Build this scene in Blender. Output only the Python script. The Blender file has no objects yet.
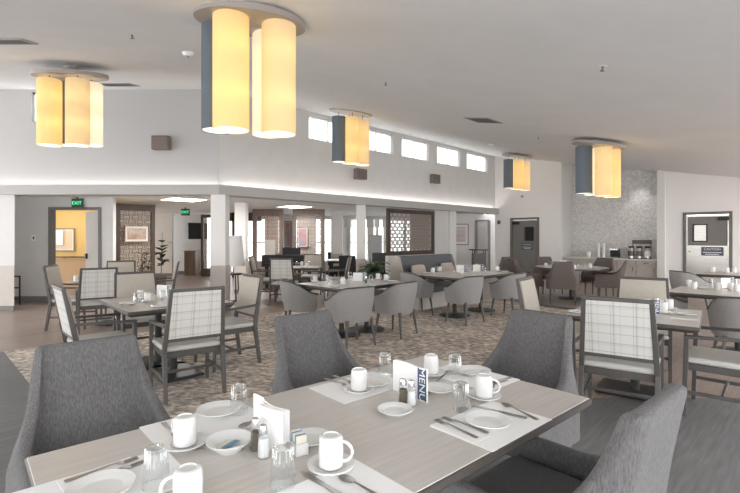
import bpy, math, random
from math import sin, cos, pi, atan2, radians, sqrt
from mathutils import Vector, Matrix
random.seed(7)
C = bpy.context.scene.collection
R2 = sqrt(2)
F, CX, HZ, EYE = 458.0, 370.0, 237.0, 1.45
def at(px, py, z=0.0):
    """point of the room at height z that the photo shows at (px, py)"""
    Y = F*(EYE-z)/(py-HZ)
    return ((px-CX)/F*Y, Y)
def atY(px, Y): return (px-CX)/F*Y

# ------------------------------------------------------------------ materials
M = {}
def mat(name, col, rough=.6, metal=0, noise=0, nscale=20, stretch=(1,1,1), bump=0, bscale=200, col2=None, spec=.5, emit=None, estr=0, trans=0, ior=1.45, coord='Object', sheen=0, detail=3, contrast=None):
    m = bpy.data.materials.new(name); m.use_nodes = True
    nt = m.node_tree; N = nt.nodes; L = nt.links
    b = N['Principled BSDF']
    c = (*col, 1)
    b.inputs['Base Color'].default_value = c
    b.inputs['Roughness'].default_value = rough
    b.inputs['Metallic'].default_value = metal
    b.inputs['Specular IOR Level'].default_value = spec
    b.inputs['IOR'].default_value = ior
    b.inputs['Transmission Weight'].default_value = trans
    if sheen: b.inputs['Sheen Weight'].default_value = sheen
    if emit:
        b.inputs['Emission Color'].default_value = (*emit, 1); b.inputs['Emission Strength'].default_value = estr
    if noise or bump or col2:
        tc = N.new('ShaderNodeTexCoord'); mp = N.new('ShaderNodeMapping'); L.new(tc.outputs[coord], mp.inputs[0])
        mp.inputs['Scale'].default_value = stretch
        if col2 or noise:
            n = N.new('ShaderNodeTexNoise'); n.inputs['Scale'].default_value = nscale; n.inputs['Detail'].default_value = detail
            L.new(mp.outputs[0], n.inputs['Vector'])
            r = N.new('ShaderNodeValToRGB')
            lo, hi = contrast or (.35, .65)
            r.color_ramp.elements[0].position = lo; r.color_ramp.elements[1].position = hi
            c2 = (*col2, 1) if col2 else tuple(min(1, x*(1+noise)) for x in col)+(1,)
            c1 = c if col2 else tuple(x*(1-noise) for x in col)+(1,)
            r.color_ramp.elements[0].color = c1; r.color_ramp.elements[1].color = c2
            L.new(n.outputs['Fac'], r.inputs[0]); L.new(r.outputs[0], b.inputs['Base Color'])
        if bump:
            n2 = N.new('ShaderNodeTexNoise'); n2.inputs['Scale'].default_value = bscale; n2.inputs['Detail'].default_value = 2
            L.new(mp.outputs[0], n2.inputs['Vector'])
            bp = N.new('ShaderNodeBump'); bp.inputs['Strength'].default_value = bump; bp.inputs['Distance'].default_value = .01
            L.new(n2.outputs['Fac'], bp.inputs['Height']); L.new(bp.outputs[0], b.inputs['Normal'])
    M[name] = m
    return m
mat('wall_dimmed', (.50,.498,.495), .85); mat('wall_brightened', (.90,.88,.86), .85); mat('wall', (.68,.672,.66), .85, noise=.02, nscale=3)  # same wall paint; dimmer and brighter light put into the first two colours
mat('ceiling', (.86,.865,.87), .9, noise=.015, nscale=2)
mat('beam', (.48,.47,.455), .8)
mat('wainscot', (.56,.52,.48), .7, noise=.03, nscale=6)
mat('white_trim', (.80,.79,.77), .6)
mat('base_grey', (.20,.19,.185), .6)
mat('frame_grey', (.17,.165,.16), .5)
mat('door_grey', (.22,.21,.20), .5, noise=.05, nscale=4)
mat('corridor_lamp', (.9,.9,.88), .6, emit=(1,.97,.92), estr=9.0)
mat('corridor_dado', (.50,.34,.20), .6)
mat('yellow_wall', (.72,.50,.19), .8)
mat('dark_wood', (.075,.05,.04), .45, noise=.2, nscale=8, stretch=(1,1,.1))
mat('brown_wood', (.17,.12,.095), .5, noise=.15, nscale=8, stretch=(1,1,.1))
mat('cabinet_wood', (.52,.48,.44), .5, noise=.12, nscale=6, stretch=(1,1,12))
mat('counter', (.72,.70,.67), .35, noise=.04, nscale=30)
mat('steel', (.55,.53,.50), .28, metal=1, noise=.05, nscale=3, stretch=(1,1,8))
mat('chrome', (.75,.75,.76), .15, metal=1)
mat('black', (.012,.012,.013), .4)
mat('black_metal', (.025,.025,.027), .45)
mat('chair_frame', (.088,.082,.077), .42, noise=.1, nscale=10, stretch=(1,1,.2))
mat('seat_vinyl', (.54,.53,.50), .45, noise=.02, nscale=10)
mat('tan_fabric', (.50,.46,.40), .8, noise=.05, nscale=60)
mat('charcoal', (.10,.097,.098), .95, col2=(.168,.163,.163), nscale=75, stretch=(2.6,2.6,.5), bump=.5, bscale=75, contrast=(.33,.67), sheen=.1)
mat('barrel_fabric', (.32,.312,.305), .9, noise=.08, nscale=70, bump=.15, bscale=150)
mat('barrel_inner', (.40,.355,.31), .9, noise=.07, nscale=70)
mat('club_fabric', (.15,.125,.115), .9, noise=.12, nscale=50, bump=.2)
mat('bench_fabric', (.13,.135,.145), .9, noise=.08, nscale=50)
mat('bench_side', (.50,.47,.43), .6)
mat('pillow', (.52,.45,.40), .9, noise=.1, nscale=50)
mat('porcelain', (.76,.76,.745), .18, spec=.6)
mat('cream_porcelain', (.82,.79,.72), .2)
mat('paper', (.88,.87,.86), .8)
mat('linen', (.90,.895,.885), .85)
mat('menu_blue', (.06,.10,.17), .5)
mat('packet_blue', (.17,.33,.45), .6)
mat('packet_cream', (.75,.72,.62), .6)
mat('silver', (.42,.405,.385), .28, metal=1)
mat('pepper', (.13,.11,.07), .8)
mat('salt', (.80,.80,.80), .8)
mat('table_edge', (.07,.062,.056), .4)
mat('canopy_white', (.92,.91,.89), .6)
mat('canopy_rim', (.38,.35,.33), .5)
mat('speaker', (.19,.155,.14), .7, noise=.1, nscale=100)
mat('vent_dark', (.17,.17,.17), .7)
mat('leaf', (.10,.17,.08), .5, noise=.3, nscale=10)
mat('leaf_dark', (.05,.07,.045), .5, noise=.3, nscale=10)
mat('pot', (.16,.14,.13), .6)
mat('sign_blue', (.10,.12,.17), .5)
mat('sign_white', (.85,.85,.85), .5)
mat('exit_green', (.05,.5,.2), .5, emit=(.12,.9,.38), estr=1.1)
mat('exit_case', (.04,.10,.07), .5)
mat('art_sky', (.55,.62,.68), .7, col2=(.62,.38,.28), nscale=2.5, stretch=(.2,.2,3))
mat('art_red', (.45,.17,.12), .7, col2=(.30,.30,.38), nscale=4)
mat('art_frame', (.30,.22,.15), .5)
mat('mat_board', (.75,.72,.68), .8)
mat('lampshade', (.90,.89,.87), .8)
mat('troffer', (.9,.9,.88), .6, emit=(1,.97,.92), estr=30.0)
mat('led', (.9,.9,.88), .6, emit=(1,.93,.82), estr=6.0)
mat('downlight', (.9,.9,.88), .6, emit=(1,.96,.9), estr=12)
mat('mug_tan', (.70,.62,.52), .3)
mat('outside_wall', (.55,.56,.58), .8)

def glassm(name, tint=(.97,.98,.98), amt=.16):
    m = bpy.data.materials.new(name); m.use_nodes = True
    nt = m.node_tree; N = nt.nodes; L = nt.links
    N.remove(N['Principled BSDF']); out = N['Material Output']
    t = N.new('ShaderNodeBsdfTransparent'); t.inputs[0].default_value = (*tint,1)
    g = N.new('ShaderNodeBsdfGlossy'); g.inputs['Roughness'].default_value = .05; g.inputs[0].default_value = (1,1,1,1)
    fr = N.new('ShaderNodeLayerWeight'); fr.inputs[0].default_value = amt
    mx = N.new('ShaderNodeMixShader'); L.new(fr.outputs['Facing'], mx.inputs[0]); L.new(t.outputs[0], mx.inputs[1]); L.new(g.outputs[0], mx.inputs[2])
    L.new(mx.outputs[0], out.inputs[0]); M[name] = m
glassm('glass', (.93,.945,.945), .30); glassm('pane', (.95,.97,.97), .1)

def shade_mat(name, col, e):
    m = bpy.data.materials.new(name); m.use_nodes = True
    nt = m.node_tree; N = nt.nodes; L = nt.links
    N.remove(N['Principled BSDF']); out = N['Material Output']
    d = N.new('ShaderNodeBsdfDiffuse'); t = N.new('ShaderNodeBsdfTranslucent'); em = N.new('ShaderNodeEmission')
    tc = N.new('ShaderNodeTexCoord'); mp = N.new('ShaderNodeMapping'); mp.inputs['Scale'].default_value = (1,1,8)
    n = N.new('ShaderNodeTexNoise'); n.inputs['Scale'].default_value = 60
    L.new(tc.outputs['Object'], mp.inputs[0]); L.new(mp.outputs[0], n.inputs['Vector'])
    r = N.new('ShaderNodeValToRGB'); r.color_ramp.elements[0].color = tuple(x*.92 for x in col)+(1,); r.color_ramp.elements[1].color = tuple(min(1,x*1.05) for x in col)+(1,)
    L.new(n.outputs[0], r.inputs[0])
    for s in (d, t, em): L.new(r.outputs[0], s.inputs[0])
    em.inputs[1].default_value = e
    m1 = N.new('ShaderNodeMixShader'); m1.inputs[0].default_value = .45
    L.new(d.outputs[0], m1.inputs[1]); L.new(t.outputs[0], m1.inputs[2])
    a = N.new('ShaderNodeAddShader'); L.new(m1.outputs[0], a.inputs[0]); L.new(em.outputs[0], a.inputs[1])
    L.new(a.outputs[0], out.inputs[0]); M[name] = m
shade_mat('shade_yellow', (.84,.70,.40), .20)
shade_mat('shade_tan', (.82,.70,.46), .18)
shade_mat('shade_cream', (.86,.81,.70), .24)
shade_mat('shade_blue', (.25,.29,.33), .05)
shade_mat('curtain', (.86,.85,.83), 0); shade_mat('blind', (.93,.93,.93), 0); shade_mat('frosted', (.70,.70,.70), 0)
shade_mat('diffuser', (.92,.90,.86), .55)

def wood_floor(name, c1, c2, ang, plank=.18, rough=.4, lo=.70, hi=1.12, g=26):
    m = bpy.data.materials.new(name); m.use_nodes = True
    nt = m.node_tree; N = nt.nodes; L = nt.links; b = N['Principled BSDF']
    tc = N.new('ShaderNodeTexCoord'); mp = N.new('ShaderNodeMapping'); mp.inputs['Rotation'].default_value = (0,0,ang)
    L.new(tc.outputs['Object'], mp.inputs[0])
    br = N.new('ShaderNodeTexBrick'); br.inputs['Scale'].default_value = 1; br.inputs['Brick Width'].default_value = 1.2 if plank<5 else 60; br.inputs['Row Height'].default_value = plank
    br.inputs['Mortar Size'].default_value = .002 if plank<.5 else 0; br.inputs['Color1'].default_value = (*c1,1); br.inputs['Color2'].default_value = (*c2,1)
    br.inputs['Mortar'].default_value = tuple(x*.6 for x in c1)+(1,)
    L.new(mp.outputs[0], br.inputs['Vector'])
    mp2 = N.new('ShaderNodeMapping'); mp2.inputs['Scale'].default_value = (2,g,1); L.new(mp.outputs[0], mp2.inputs[0])
    n = N.new('ShaderNodeTexNoise'); n.inputs['Scale'].default_value = 1.6; n.inputs['Detail'].default_value = 5; L.new(mp2.outputs[0], n.inputs['Vector'])
    mx = N.new('ShaderNodeMix'); mx.data_type = 'RGBA'; mx.blend_type = 'MULTIPLY'; mx.inputs[0].default_value = .8
    r = N.new('ShaderNodeValToRGB'); r.color_ramp.elements[0].position = .3; r.color_ramp.elements[0].color = (lo,lo,lo,1); r.color_ramp.elements[1].position = .7; r.color_ramp.elements[1].color = (hi,hi,hi,1)
    L.new(n.outputs[0], r.inputs[0]); L.new(br.outputs[0], mx.inputs[6]); L.new(r.outputs[0], mx.inputs[7]); L.new(mx.outputs[2], b.inputs['Base Color'])
    b.inputs['Roughness'].default_value = rough; M[name] = m
wood_floor('floor_brown', (.29,.225,.19), (.35,.275,.235), radians(-45), rough=.36)
wood_floor('floor_grey', (.165,.163,.163), (.19,.187,.187), radians(-45), plank=.5, rough=.6)
wood_floor('table_laminate', (.585,.55,.51), (.585,.55,.51), 0, plank=50, rough=.28, lo=.86, hi=1.06, g=60)

def rug_mat():
    m = bpy.data.materials.new('patterned_carpet'); m.use_nodes = True
    nt = m.node_tree; N = nt.nodes; L = nt.links; b = N['Principled BSDF']; b.inputs['Roughness'].default_value = .95
    tc = N.new('ShaderNodeTexCoord')
    mp = N.new('ShaderNodeMapping'); mp.inputs['Rotation'].default_value = (0,0,radians(45)); mp.inputs['Scale'].default_value=(1,1.6,1); L.new(tc.outputs['Object'], mp.inputs[0])
    n1 = N.new('ShaderNodeTexNoise'); n1.inputs['Scale'].default_value = 2.2; n1.inputs['Detail'].default_value = 6; n1.inputs['Distortion'].default_value = .8
    n2 = N.new('ShaderNodeTexVoronoi'); n2.inputs['Scale'].default_value = 9
    n3 = N.new('ShaderNodeTexNoise'); n3.inputs['Scale'].default_value = 12; n3.inputs['Detail'].default_value = 4; n3.inputs['Distortion'].default_value = .5
    for n in (n1,n2,n3): L.new(mp.outputs[0], n.inputs['Vector'])
    r1 = N.new('ShaderNodeValToRGB'); e = r1.color_ramp.elements
    e[0].position = .38; e[0].color = (.22,.195,.18,1); e[1].position = .64; e[1].color = (.62,.54,.45,1)
    k = e.new(.47); k.color = (.36,.32,.28,1); k = e.new(.55); k.color = (.47,.44,.41,1)
    L.new(n3.outputs[0], r1.inputs[0])
    r2 = N.new('ShaderNodeValToRGB'); e = r2.color_ramp.elements
    e[0].position=.40; e[0].color=(1.05,1.03,1.02,1); e[1].position=.60; e[1].color=(1.5,1.44,1.36,1); L.new(n1.outputs[0], r2.inputs[0])
    mx = N.new('ShaderNodeMix'); mx.data_type='RGBA'; mx.blend_type='MULTIPLY'; mx.inputs[0].default_value=1
    L.new(r1.outputs[0], mx.inputs[6]); L.new(r2.outputs[0], mx.inputs[7]); L.new(mx.outputs[2], b.inputs['Base Color'])
    M['rug'] = m
rug_mat()

def tile_mat():
    m = bpy.data.materials.new('mosaic_tile'); m.use_nodes = True
    nt = m.node_tree; N = nt.nodes; L = nt.links; b = N['Principled BSDF']; b.inputs['Roughness'].default_value = .4
    tc = N.new('ShaderNodeTexCoord')
    v = N.new('ShaderNodeTexVoronoi'); v.inputs['Scale'].default_value = 24; L.new(tc.outputs['Object'], v.inputs['Vector'])
    r = N.new('ShaderNodeValToRGB'); r.color_ramp.elements[0].color=(.60,.59,.58,1); r.color_ramp.elements[1].color=(.84,.83,.82,1)
    s = N.new('ShaderNodeSeparateColor'); L.new(v.outputs['Color'], s.inputs[0]); L.new(s.outputs[0], r.inputs[0]); L.new(r.outputs[0], b.inputs['Base Color'])
    M['tile'] = m
tile_mat()

def plaid_mat():
    m = bpy.data.materials.new('plaid'); m.use_nodes = True
    nt = m.node_tree; N = nt.nodes; L = nt.links; b = N['Principled BSDF']; b.inputs['Roughness'].default_value = .8
    tc = N.new('ShaderNodeTexCoord'); sp = N.new('ShaderNodeSeparateXYZ'); L.new(tc.outputs['Object'], sp.inputs[0])
    def line(axis, period, off, width, dark):
        a = N.new('ShaderNodeMath'); a.operation='ADD'; a.inputs[1].default_value = off+10; L.new(sp.outputs[axis], a.inputs[0])
        mo = N.new('ShaderNodeMath'); mo.operation='MODULO'; mo.inputs[1].default_value = period; L.new(a.outputs[0], mo.inputs[0])
        lt = N.new('ShaderNodeMath'); lt.operation='LESS_THAN'; lt.inputs[1].default_value = width; L.new(mo.outputs[0], lt.inputs[0])
        mu = N.new('ShaderNodeMath'); mu.operation='MULTIPLY'; mu.inputs[1].default_value = dark; L.new(lt.outputs[0], mu.inputs[0])
        return mu
    ls = [line(2,.072,.01,.005,.42), line(2,.144,.03,.022,.10), line(0,.15,.075,.004,.38), line(0,.15,.095,.004,.38), line(0,.15,.03,.003,.28), line(0,.15,.082,.02,.12)]
    acc = ls[0]
    for l in ls[1:]:
        a = N.new('ShaderNodeMath'); a.operation='ADD'; L.new(acc.outputs[0], a.inputs[0]); L.new(l.outputs[0], a.inputs[1]); acc = a
    r = N.new('ShaderNodeValToRGB'); r.color_ramp.elements[0].color=(.66,.65,.615,1); r.color_ramp.elements[1].color=(.17,.17,.165,1)
    L.new(acc.outputs[0], r.inputs[0]); L.new(r.outputs[0], b.inputs['Base Color']); M['plaid'] = m
plaid_mat()

# ------------------------------------------------------------------ mesh building
class MB:
    def __init__(s): s.v=[]; s.f=[]
    def add(s, vs, fs, mx=None):
        o=len(s.v)
        for p in vs:
            p=Vector(p)
            if mx is not None: p = mx @ p
            s.v.append(tuple(p))
        s.f += [tuple(i+o for i in f) for f in fs]; return s
    def box(s, c, d, rz=0, mx=None):
        x,y,z=[k/2 for k in d]
        vs=[Vector((sx*x,sy*y,sz*z)) for sz in(-1,1) for sy in(-1,1) for sx in(-1,1)]
        r=Matrix.Translation(c)@Matrix.Rotation(rz,4,'Z')
        vs=[r@v for v in vs]
        return s.add(vs,[(0,2,3,1),(4,5,7,6),(0,1,5,4),(2,6,7,3),(0,4,6,2),(1,3,7,5)],mx)
    def bar(s, a, b, w, d=None, w2=None, d2=None, up=(0,0,1)):
        """rectangular bar from a to b"""
        a=Vector(a); b=Vector(b); d=d or w; w2=w2 or w; d2=d2 or d
        t=(b-a).normalized(); u=Vector(up)
        if abs(t.dot(u))>.98: u=Vector((0,1,0))
        sx=t.cross(u).normalized(); sy=sx.cross(t).normalized()
        vs=[]
        for p,ww,dd in((a,w,d),(b,w2,d2)):
            for i,j in((-1,-1),(1,-1),(1,1),(-1,1)): vs.append(p+sx*i*ww/2+sy*j*dd/2)
        return s.add(vs,[(0,3,2,1),(4,5,6,7),(0,1,5,4),(1,2,6,5),(2,3,7,6),(3,0,4,7)])
    def tube(s, pts, r, n=10, r2=None):
        pts=[Vector(p) for p in pts]; K=len(pts); vs=[]
        for i,p in enumerate(pts):
            t=(pts[min(i+1,K-1)]-pts[max(i-1,0)]).normalized()
            u=Vector((0,0,1)) if abs(t.z)<.95 else Vector((0,1,0))
            a=t.cross(u).normalized(); b=t.cross(a).normalized()
            rr = r if r2 is None else r+(r2-r)*i/(K-1)
            for k in range(n): vs.append(p+a*cos(2*pi*k/n)*rr+b*sin(2*pi*k/n)*rr)
        fs=[(i*n+k,i*n+(k+1)%n,(i+1)*n+(k+1)%n,(i+1)*n+k) for i in range(K-1) for k in range(n)]
        fs+=[tuple(range(n-1,-1,-1)),tuple(range((K-1)*n,K*n))]
        return s.add(vs,fs)
    def lathe(s, prof, n=32, c=(0,0,0), flute=0, nf=0, mx=None, sc=(1,1)):
        vs=[];fs=[];K=len(prof)
        for (r,z) in prof:
            for k in range(n):
                a=2*pi*k/n; rr=r*(1+flute*(cos(nf*a))) if flute else r
                vs.append((c[0]+rr*cos(a)*sc[0],c[1]+rr*sin(a)*sc[1],c[2]+z))
        for i in range(K-1):
            for k in range(n): fs.append((i*n+k,i*n+(k+1)%n,(i+1)*n+(k+1)%n,(i+1)*n+k))
        if prof[0][0]>1e-5: fs.append(tuple(range(n-1,-1,-1)))
        if prof[-1][0]>1e-5: fs.append(tuple(range((K-1)*n,K*n)))
        return s.add(vs,fs,mx)
    def prism(s, poly, z0, z1):
        n=len(poly); vs=[(x,y,z0) for x,y in poly]+[(x,y,z1) for x,y in poly]
        return s.add(vs,[tuple(range(n-1,-1,-1)),tuple(range(n,2*n))]+[(i,(i+1)%n,n+(i+1)%n,n+i) for i in range(n)])
    def quad(s, *p): return s.add(p,[tuple(range(len(p)))])
    def build(s, name, m, parent=None, bevel=0, seg=2, smooth=True, ang=35, loc=None, rz=0):
        me=bpy.data.meshes.new(name); me.from_pydata(s.v,[],s.f); me.update()
        if smooth:
            me.polygons.foreach_set('use_smooth',[True]*len(me.polygons)); me.set_sharp_from_angle(angle=radians(ang))
        o=bpy.data.objects.new(name,me); C.objects.link(o)
        me.materials.append(M[m] if isinstance(m,str) else m)
        if parent: o.parent=parent
        if bevel:
            b=o.modifiers.new('bevel','BEVEL'); b.width=bevel; b.segments=seg; b.limit_method='ANGLE'; b.angle_limit=radians(40)
        if loc: o.location=loc
        if rz: o.rotation_euler.z=rz
        return o
def tag(o, label, cat, group=None, kind=None):
    o['label']=label; o['category']=cat
    if group: o['group']=group
    if kind: o['kind']=kind
    return o
def thing(name, label, cat, loc=(0,0,0), rz=0, group=None):
    o=bpy.data.objects.new(name,None); C.objects.link(o); o.location=loc; o.rotation_euler.z=rz; o.empty_display_size=.1
    return tag(o,label,cat,group)
def struct(name, mb, m, smooth=False, parent=None, bevel=0):
    o=mb.build(name,m,parent,smooth=smooth,bevel=bevel)
    if not parent: o['kind']='structure'
    return o
_ch={}
def kids(o): return [c for c in C.objects if c.parent==o]
class Proto:
    """first use moves the thing itself, later uses copy it with its parts"""
    def __init__(s, root): s.root=root; s.used=False; s.k=[(a,kids(a)) for a in kids(root)]
    def put(s, loc, rz, label, group=None, cat=None):
        if not s.used: r=s.root; s.used=True
        else:
            r=s.root.copy(); C.objects.link(r)
            for a,g in s.k:
                c=a.copy(); C.objects.link(c); c.parent=r
                for b in g:
                    d=b.copy(); C.objects.link(d); d.parent=c
        r.location=loc if len(loc)==3 else (*loc,0); r.rotation_euler=(0,0,rz)
        r['label']=label
        if cat: r['category']=cat
        if group: r['group']=group
        elif 'group' in r: del r['group']
        return r
def textmesh(s, size, m, parent, name='lettering', mx=None, loc=None, extr=.0006, align='CENTER'):
    cu=bpy.data.curves.new(name,'FONT'); cu.body=s; cu.size=size; cu.extrude=extr; cu.align_x=align; cu.align_y='CENTER'
    t=bpy.data.objects.new(name,cu); C.objects.link(t)
    dg=bpy.context.evaluated_depsgraph_get(); me=bpy.data.meshes.new_from_object(t.evaluated_get(dg))
    bpy.data.objects.remove(t); me.materials.clear(); me.materials.append(M[m])
    if mx is not None: me.transform(mx)
    o=bpy.data.objects.new(name,me); C.objects.link(o); o.parent=parent
    if loc: o.location=loc
    return o
def face(dx, dy): return atan2(dy,dx)-pi/2      # local +Y turned to (dx,dy)

# ------------------------------------------------------------------ room shell
C0=Vector((-3.01,9.10))                       # corner between the two beam walls
U=Vector((1,1))/R2; V=Vector((1,-1))/R2       # along the window wall / out of it into the room
CEIL=4.38; SL=.203
def zA(x,y): return CEIL-SL*((x-y+12.11)/R2)
def zB(x,y): return CEIL-SL*(9.10-y)
floorZ=MB()
floorZ.quad((-12,-3,0),(14,-3,0),(14,22,0),(-12,22,0))
struct('floor',floorZ,'floor_brown')
gr=MB().prism([(-9,.4),(-6.5,-2.5),(6.0,-2.5),(7.5,4.12),(1.8,4.12),(-1.5,2.66),(-4.62,5.78),(-7.9,2.6)],.0003,.002)
o=gr.build('floor_grey_carpet','floor_grey',smooth=False); o['kind']='structure'
# inset patterned carpet
rp=[(-4.61,5.77),(-.6+1.4,.36+.0),(4.9,3.9)]
a=Vector((-4.62,5.78)); b=a+V*5.4; e=(13.4-(a.x+a.y))/R2
rug=MB().prism([tuple(a),tuple(b),tuple(b+U*e),tuple(a+U*e)],.0005,.004).build('floor_carpet','rug',smooth=False)
rug['kind']='structure'

# ceiling: two sloping planes meeting in a hip that starts at the corner
hip=Vector((sin(radians(22.5)),-cos(radians(22.5))))
H=C0+hip*11.6
c=MB()
def PA(p): return (p[0],p[1],zA(*p))
def PB(p): return (p[0],p[1],zB(*p))
w2a=C0-V*.35; 
polyA=[tuple(C0-V*.0),tuple(C0+U*17),tuple(C0+U*17+V*9.6),tuple(C0+V*9.6+U*(-2.2))]
E=[tuple(C0),tuple(C0+U*17),tuple(C0+U*17+V*9.4),tuple(H)]
c.add([PA(p) for p in E],[(0,1,2,3)])
EB=[tuple(C0),tuple(H),(-11,H.y),(-11,9.10)]
c.add([PB(p) for p in EB],[(0,1,2,3)])
struct('ceiling',c,'ceiling')

# upper walls behind the cove ledge, and the beam (bulkhead) below
BT,BB=2.475,2.28
SET=.16    # ledge depth
def wallseg(mb,p,q,z0,z1,th=.12,side=-1):
    """vertical slab from p to q; thickness away from the room"""
    p=Vector(p);q=Vector(q);t=(q-p).normalized();n=Vector((-t.y,t.x))*(-side)
    a,b,c_,d=p,q,q+n*th,p+n*th
    mb.prism([tuple(a),tuple(b),tuple(c_),tuple(d)][::-1] if side>0 else [tuple(a),tuple(b),tuple(c_),tuple(d)],z0,z1)
# window openings on the window wall: distances s along U from C0
def s_of(px):
    r=(px-CX)/F; t=(r*9.10+3.01)/(1-r); return t*R2
wins=[(309,332),(366.5,393),(402,428.8),(437.3,460.3),(467,487.5)]
wins=[(s_of(a),s_of(b)) for a,b in wins]
wins[0]=(wins[0][0],wins[0][0]+1.25)
wins[1]=(wins[1][1]-1.25,wins[1][1])
W0,W1=3.74,4.30
mb=MB(); s0=0.0; END=10.65
for (a_,b_) in wins:
    wallseg(mb,C0+U*s0,C0+U*a_,BT-.02,CEIL+.02,side=-1); 
    wallseg(mb,C0+U*a_,C0+U*b_,BT-.02,W0,side=-1); wallseg(mb,C0+U*a_,C0+U*b_,W1,CEIL+.02,side=-1)
    s0=b_
wallseg(mb,C0+U*s0,C0+U*(END+.25),BT-.02,CEIL+.02,side=-1)
struct('wall_upper_right',mb,'wall')
for i,(a_,b_) in enumerate(wins):
    w=MB()
    for (p0,p1,z0,z1) in ((a_,a_+.04,W0,W1),(b_-.04,b_,W0,W1),(a_,b_,W0,W0+.04),(a_,b_,W1-.04,W1),((a_+b_)/2-.02,(a_+b_)/2+.02,W0,W1)):
        pp=C0+U*p0-V*.06; qq=C0+U*p1-V*.06; wallseg(w,pp,qq,z0,z1,.04,-1)
    fr=struct('window_%d'%(i+1),w,'white_trim')
    g=MB(); wallseg(g,C0+U*a_-V*.08,C0+U*b_-V*.08,W0,W1,.006,-1); g.build('pane','pane',fr,smooth=False)
    bl=MB()
    for k in range(19):
        z=W0+.02+k*.029; m_=C0+U*((a_+b_)/2)-V*.035
        bl.box((m_.x,m_.y,z),(b_-a_-.02,.02,.002),radians(45))
    for q in (.12,.88):
        m_=C0+U*(a_+(b_-a_)*q)-V*.035; bl.box((m_.x,m_.y,(W0+W1)/2),(.02,.022,W1-W0-.02),radians(45))
    ob=bl.build('window_blind','blind',smooth=False)
    tag(ob,['white slatted blind in the clerestory window left of the three-lamp pendant','white slatted blind in the clerestory window partly behind the middle pendant','white slatted blind in the clerestory window just right of the middle pendant','white slatted blind in the clerestory window above the small wall speaker','white slatted blind in the far end clerestory window next to the corner'][i],'blind')
# left upper wall
mb=MB(); LX=-11
wx0,wx1=atY(31.5,9.1),atY(50,9.1)
mb.prism([(LX,9.1),(wx0,9.1),(wx0,9.22),(LX,9.22)],BT-.02,CEIL+.02)
mb.prism([(wx1,9.1),(C0.x,9.1),(C0.x-.05,9.22),(wx1,9.22)],BT-.02,CEIL+.02)
mb.prism([(wx0,9.1),(wx1,9.1),(wx1,9.22),(wx0,9.22)],BT-.02,3.74)
mb.prism([(wx0,9.1),(wx1,9.1),(wx1,9.22),(wx0,9.22)],4.33,CEIL+.02)
struct('wall_upper_left',mb,'wall_dimmed')
w=MB(); 
for (a_,b_,z0,z1) in ((wx0,wx0+.03,3.74,4.33),(wx1-.03,wx1,3.74,4.33),(wx0,wx1,3.74,3.77),(wx0,wx1,4.30,4.33)): w.box(((a_+b_)/2,9.17,(z0+z1)/2),(b_-a_,.04,z1-z0))
fr=struct('window_6',w,'white_trim'); MB().box(((wx0+wx1)/2,9.18,4.03),(wx1-wx0,.006,.58)).build('pane','pane',fr,smooth=False)
# beam with cove: room-side face stands SET in front of the upper wall
def off(p,k): return p
def line_int(s):  # mitre of the two offset lines at distance s into the room
    return (C0.x+s*math.tan(radians(22.5)), C0.y-s)
A1=line_int(SET); A2=line_int(SET-.03)
endp=C0+U*(END+.12)
mb=MB()
A0=line_int(-.22)
mb.prism([(LX,9.1-SET),A1,(A0[0],A0[1]),(LX,9.1+.22)],BB,BT-.06)
ue=endp+V*SET; ub=endp-V*.22
mb.prism([A1,tuple(ue),tuple(ub),A0],BB,BT-.06)
# lip
mb.prism([(LX,9.1-SET),A1,A2,(LX,9.1-SET+.03)],BT-.06,BT)
mb.prism([A1,tuple(ue),tuple(endp+V*(SET-.03)),A2],BT-.06,BT)
mb.prism([tuple(endp-U*.03-V*.0),tuple(endp),tuple(ue),tuple(ue-U*.03)][::-1],BT-.06,BT)
struct('trim_2',mb,'beam')
# hidden-in-the-cove LED strips (real lamps lying on the ledge)
def cove(p,q):
    p=Vector(p);q=Vector(q); L_=bpy.data.lights.new('cove_light','AREA'); L_.shape='RECTANGLE'; L_.size=(q-p).length; L_.size_y=.05
    L_.energy=COVE*(q-p).length; L_.color=(1,.93,.88)
    o=bpy.data.objects.new('cove_light',L_); C.objects.link(o); m_=(p+q)/2; o.location=(m_.x,m_.y,BT-.045)
    t=(q-p).normalized(); o.rotation_euler=(pi,0,-atan2(t.y,t.x)); o.rotation_euler=(pi,0,atan2(t.y,t.x))
COVE=1.5
cove((-9.5,9.1-.075),(C0.x+.02,9.1-.075)); 
cp=C0+V*.075
cove(tuple(cp+U*.1),tuple(cp+U*(END-.1)))

# side wall with grey door, alcove, service door  (runs along V from corner K)
K=Vector((4.55,16.66))
def K_(u,dn=0): return K+V*(u*R2)+U*dn   # u = X offset; dn = distance behind the wall face
def u_of(px): r=(px-CX)/F; return (r*16.66-4.55)/(1+r)
def slope_wall(mb,u0,u1,z0=0,dn=0,th=.12,z1=None,over=.02):
    p,q=K_(u0,dn),K_(u1,dn); p2,q2=K_(u0,dn+th),K_(u1,dn+th)
    zt=lambda pt: (zA(pt.x,pt.y)+over) if z1 is None else z1
    vs=[(p.x,p.y,z0),(q.x,q.y,z0),(q2.x,q2.y,z0),(p2.x,p2.y,z0),(p.x,p.y,zt(p)),(q.x,q.y,zt(q)),(q2.x,q2.y,zt(q2)),(p2.x,p2.y,zt(p2))]
    mb.add(vs,[(0,3,2,1),(4,5,6,7),(0,1,5,4),(1,2,6,5),(2,3,7,6),(3,0,4,7)])
dA=(u_of(510.5),u_of(539.3)); ALC=(u_of(561),u_of(657.5)); dB=(u_of(683),u_of(732.5))
mb=MB()
slope_wall(mb,0,dA[0]); slope_wall(mb,dA[1],ALC[0]); slope_wall(mb,dA[0],dA[1],2.12)
struct('wall_right_far',mb,'wall_brightened')
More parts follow.
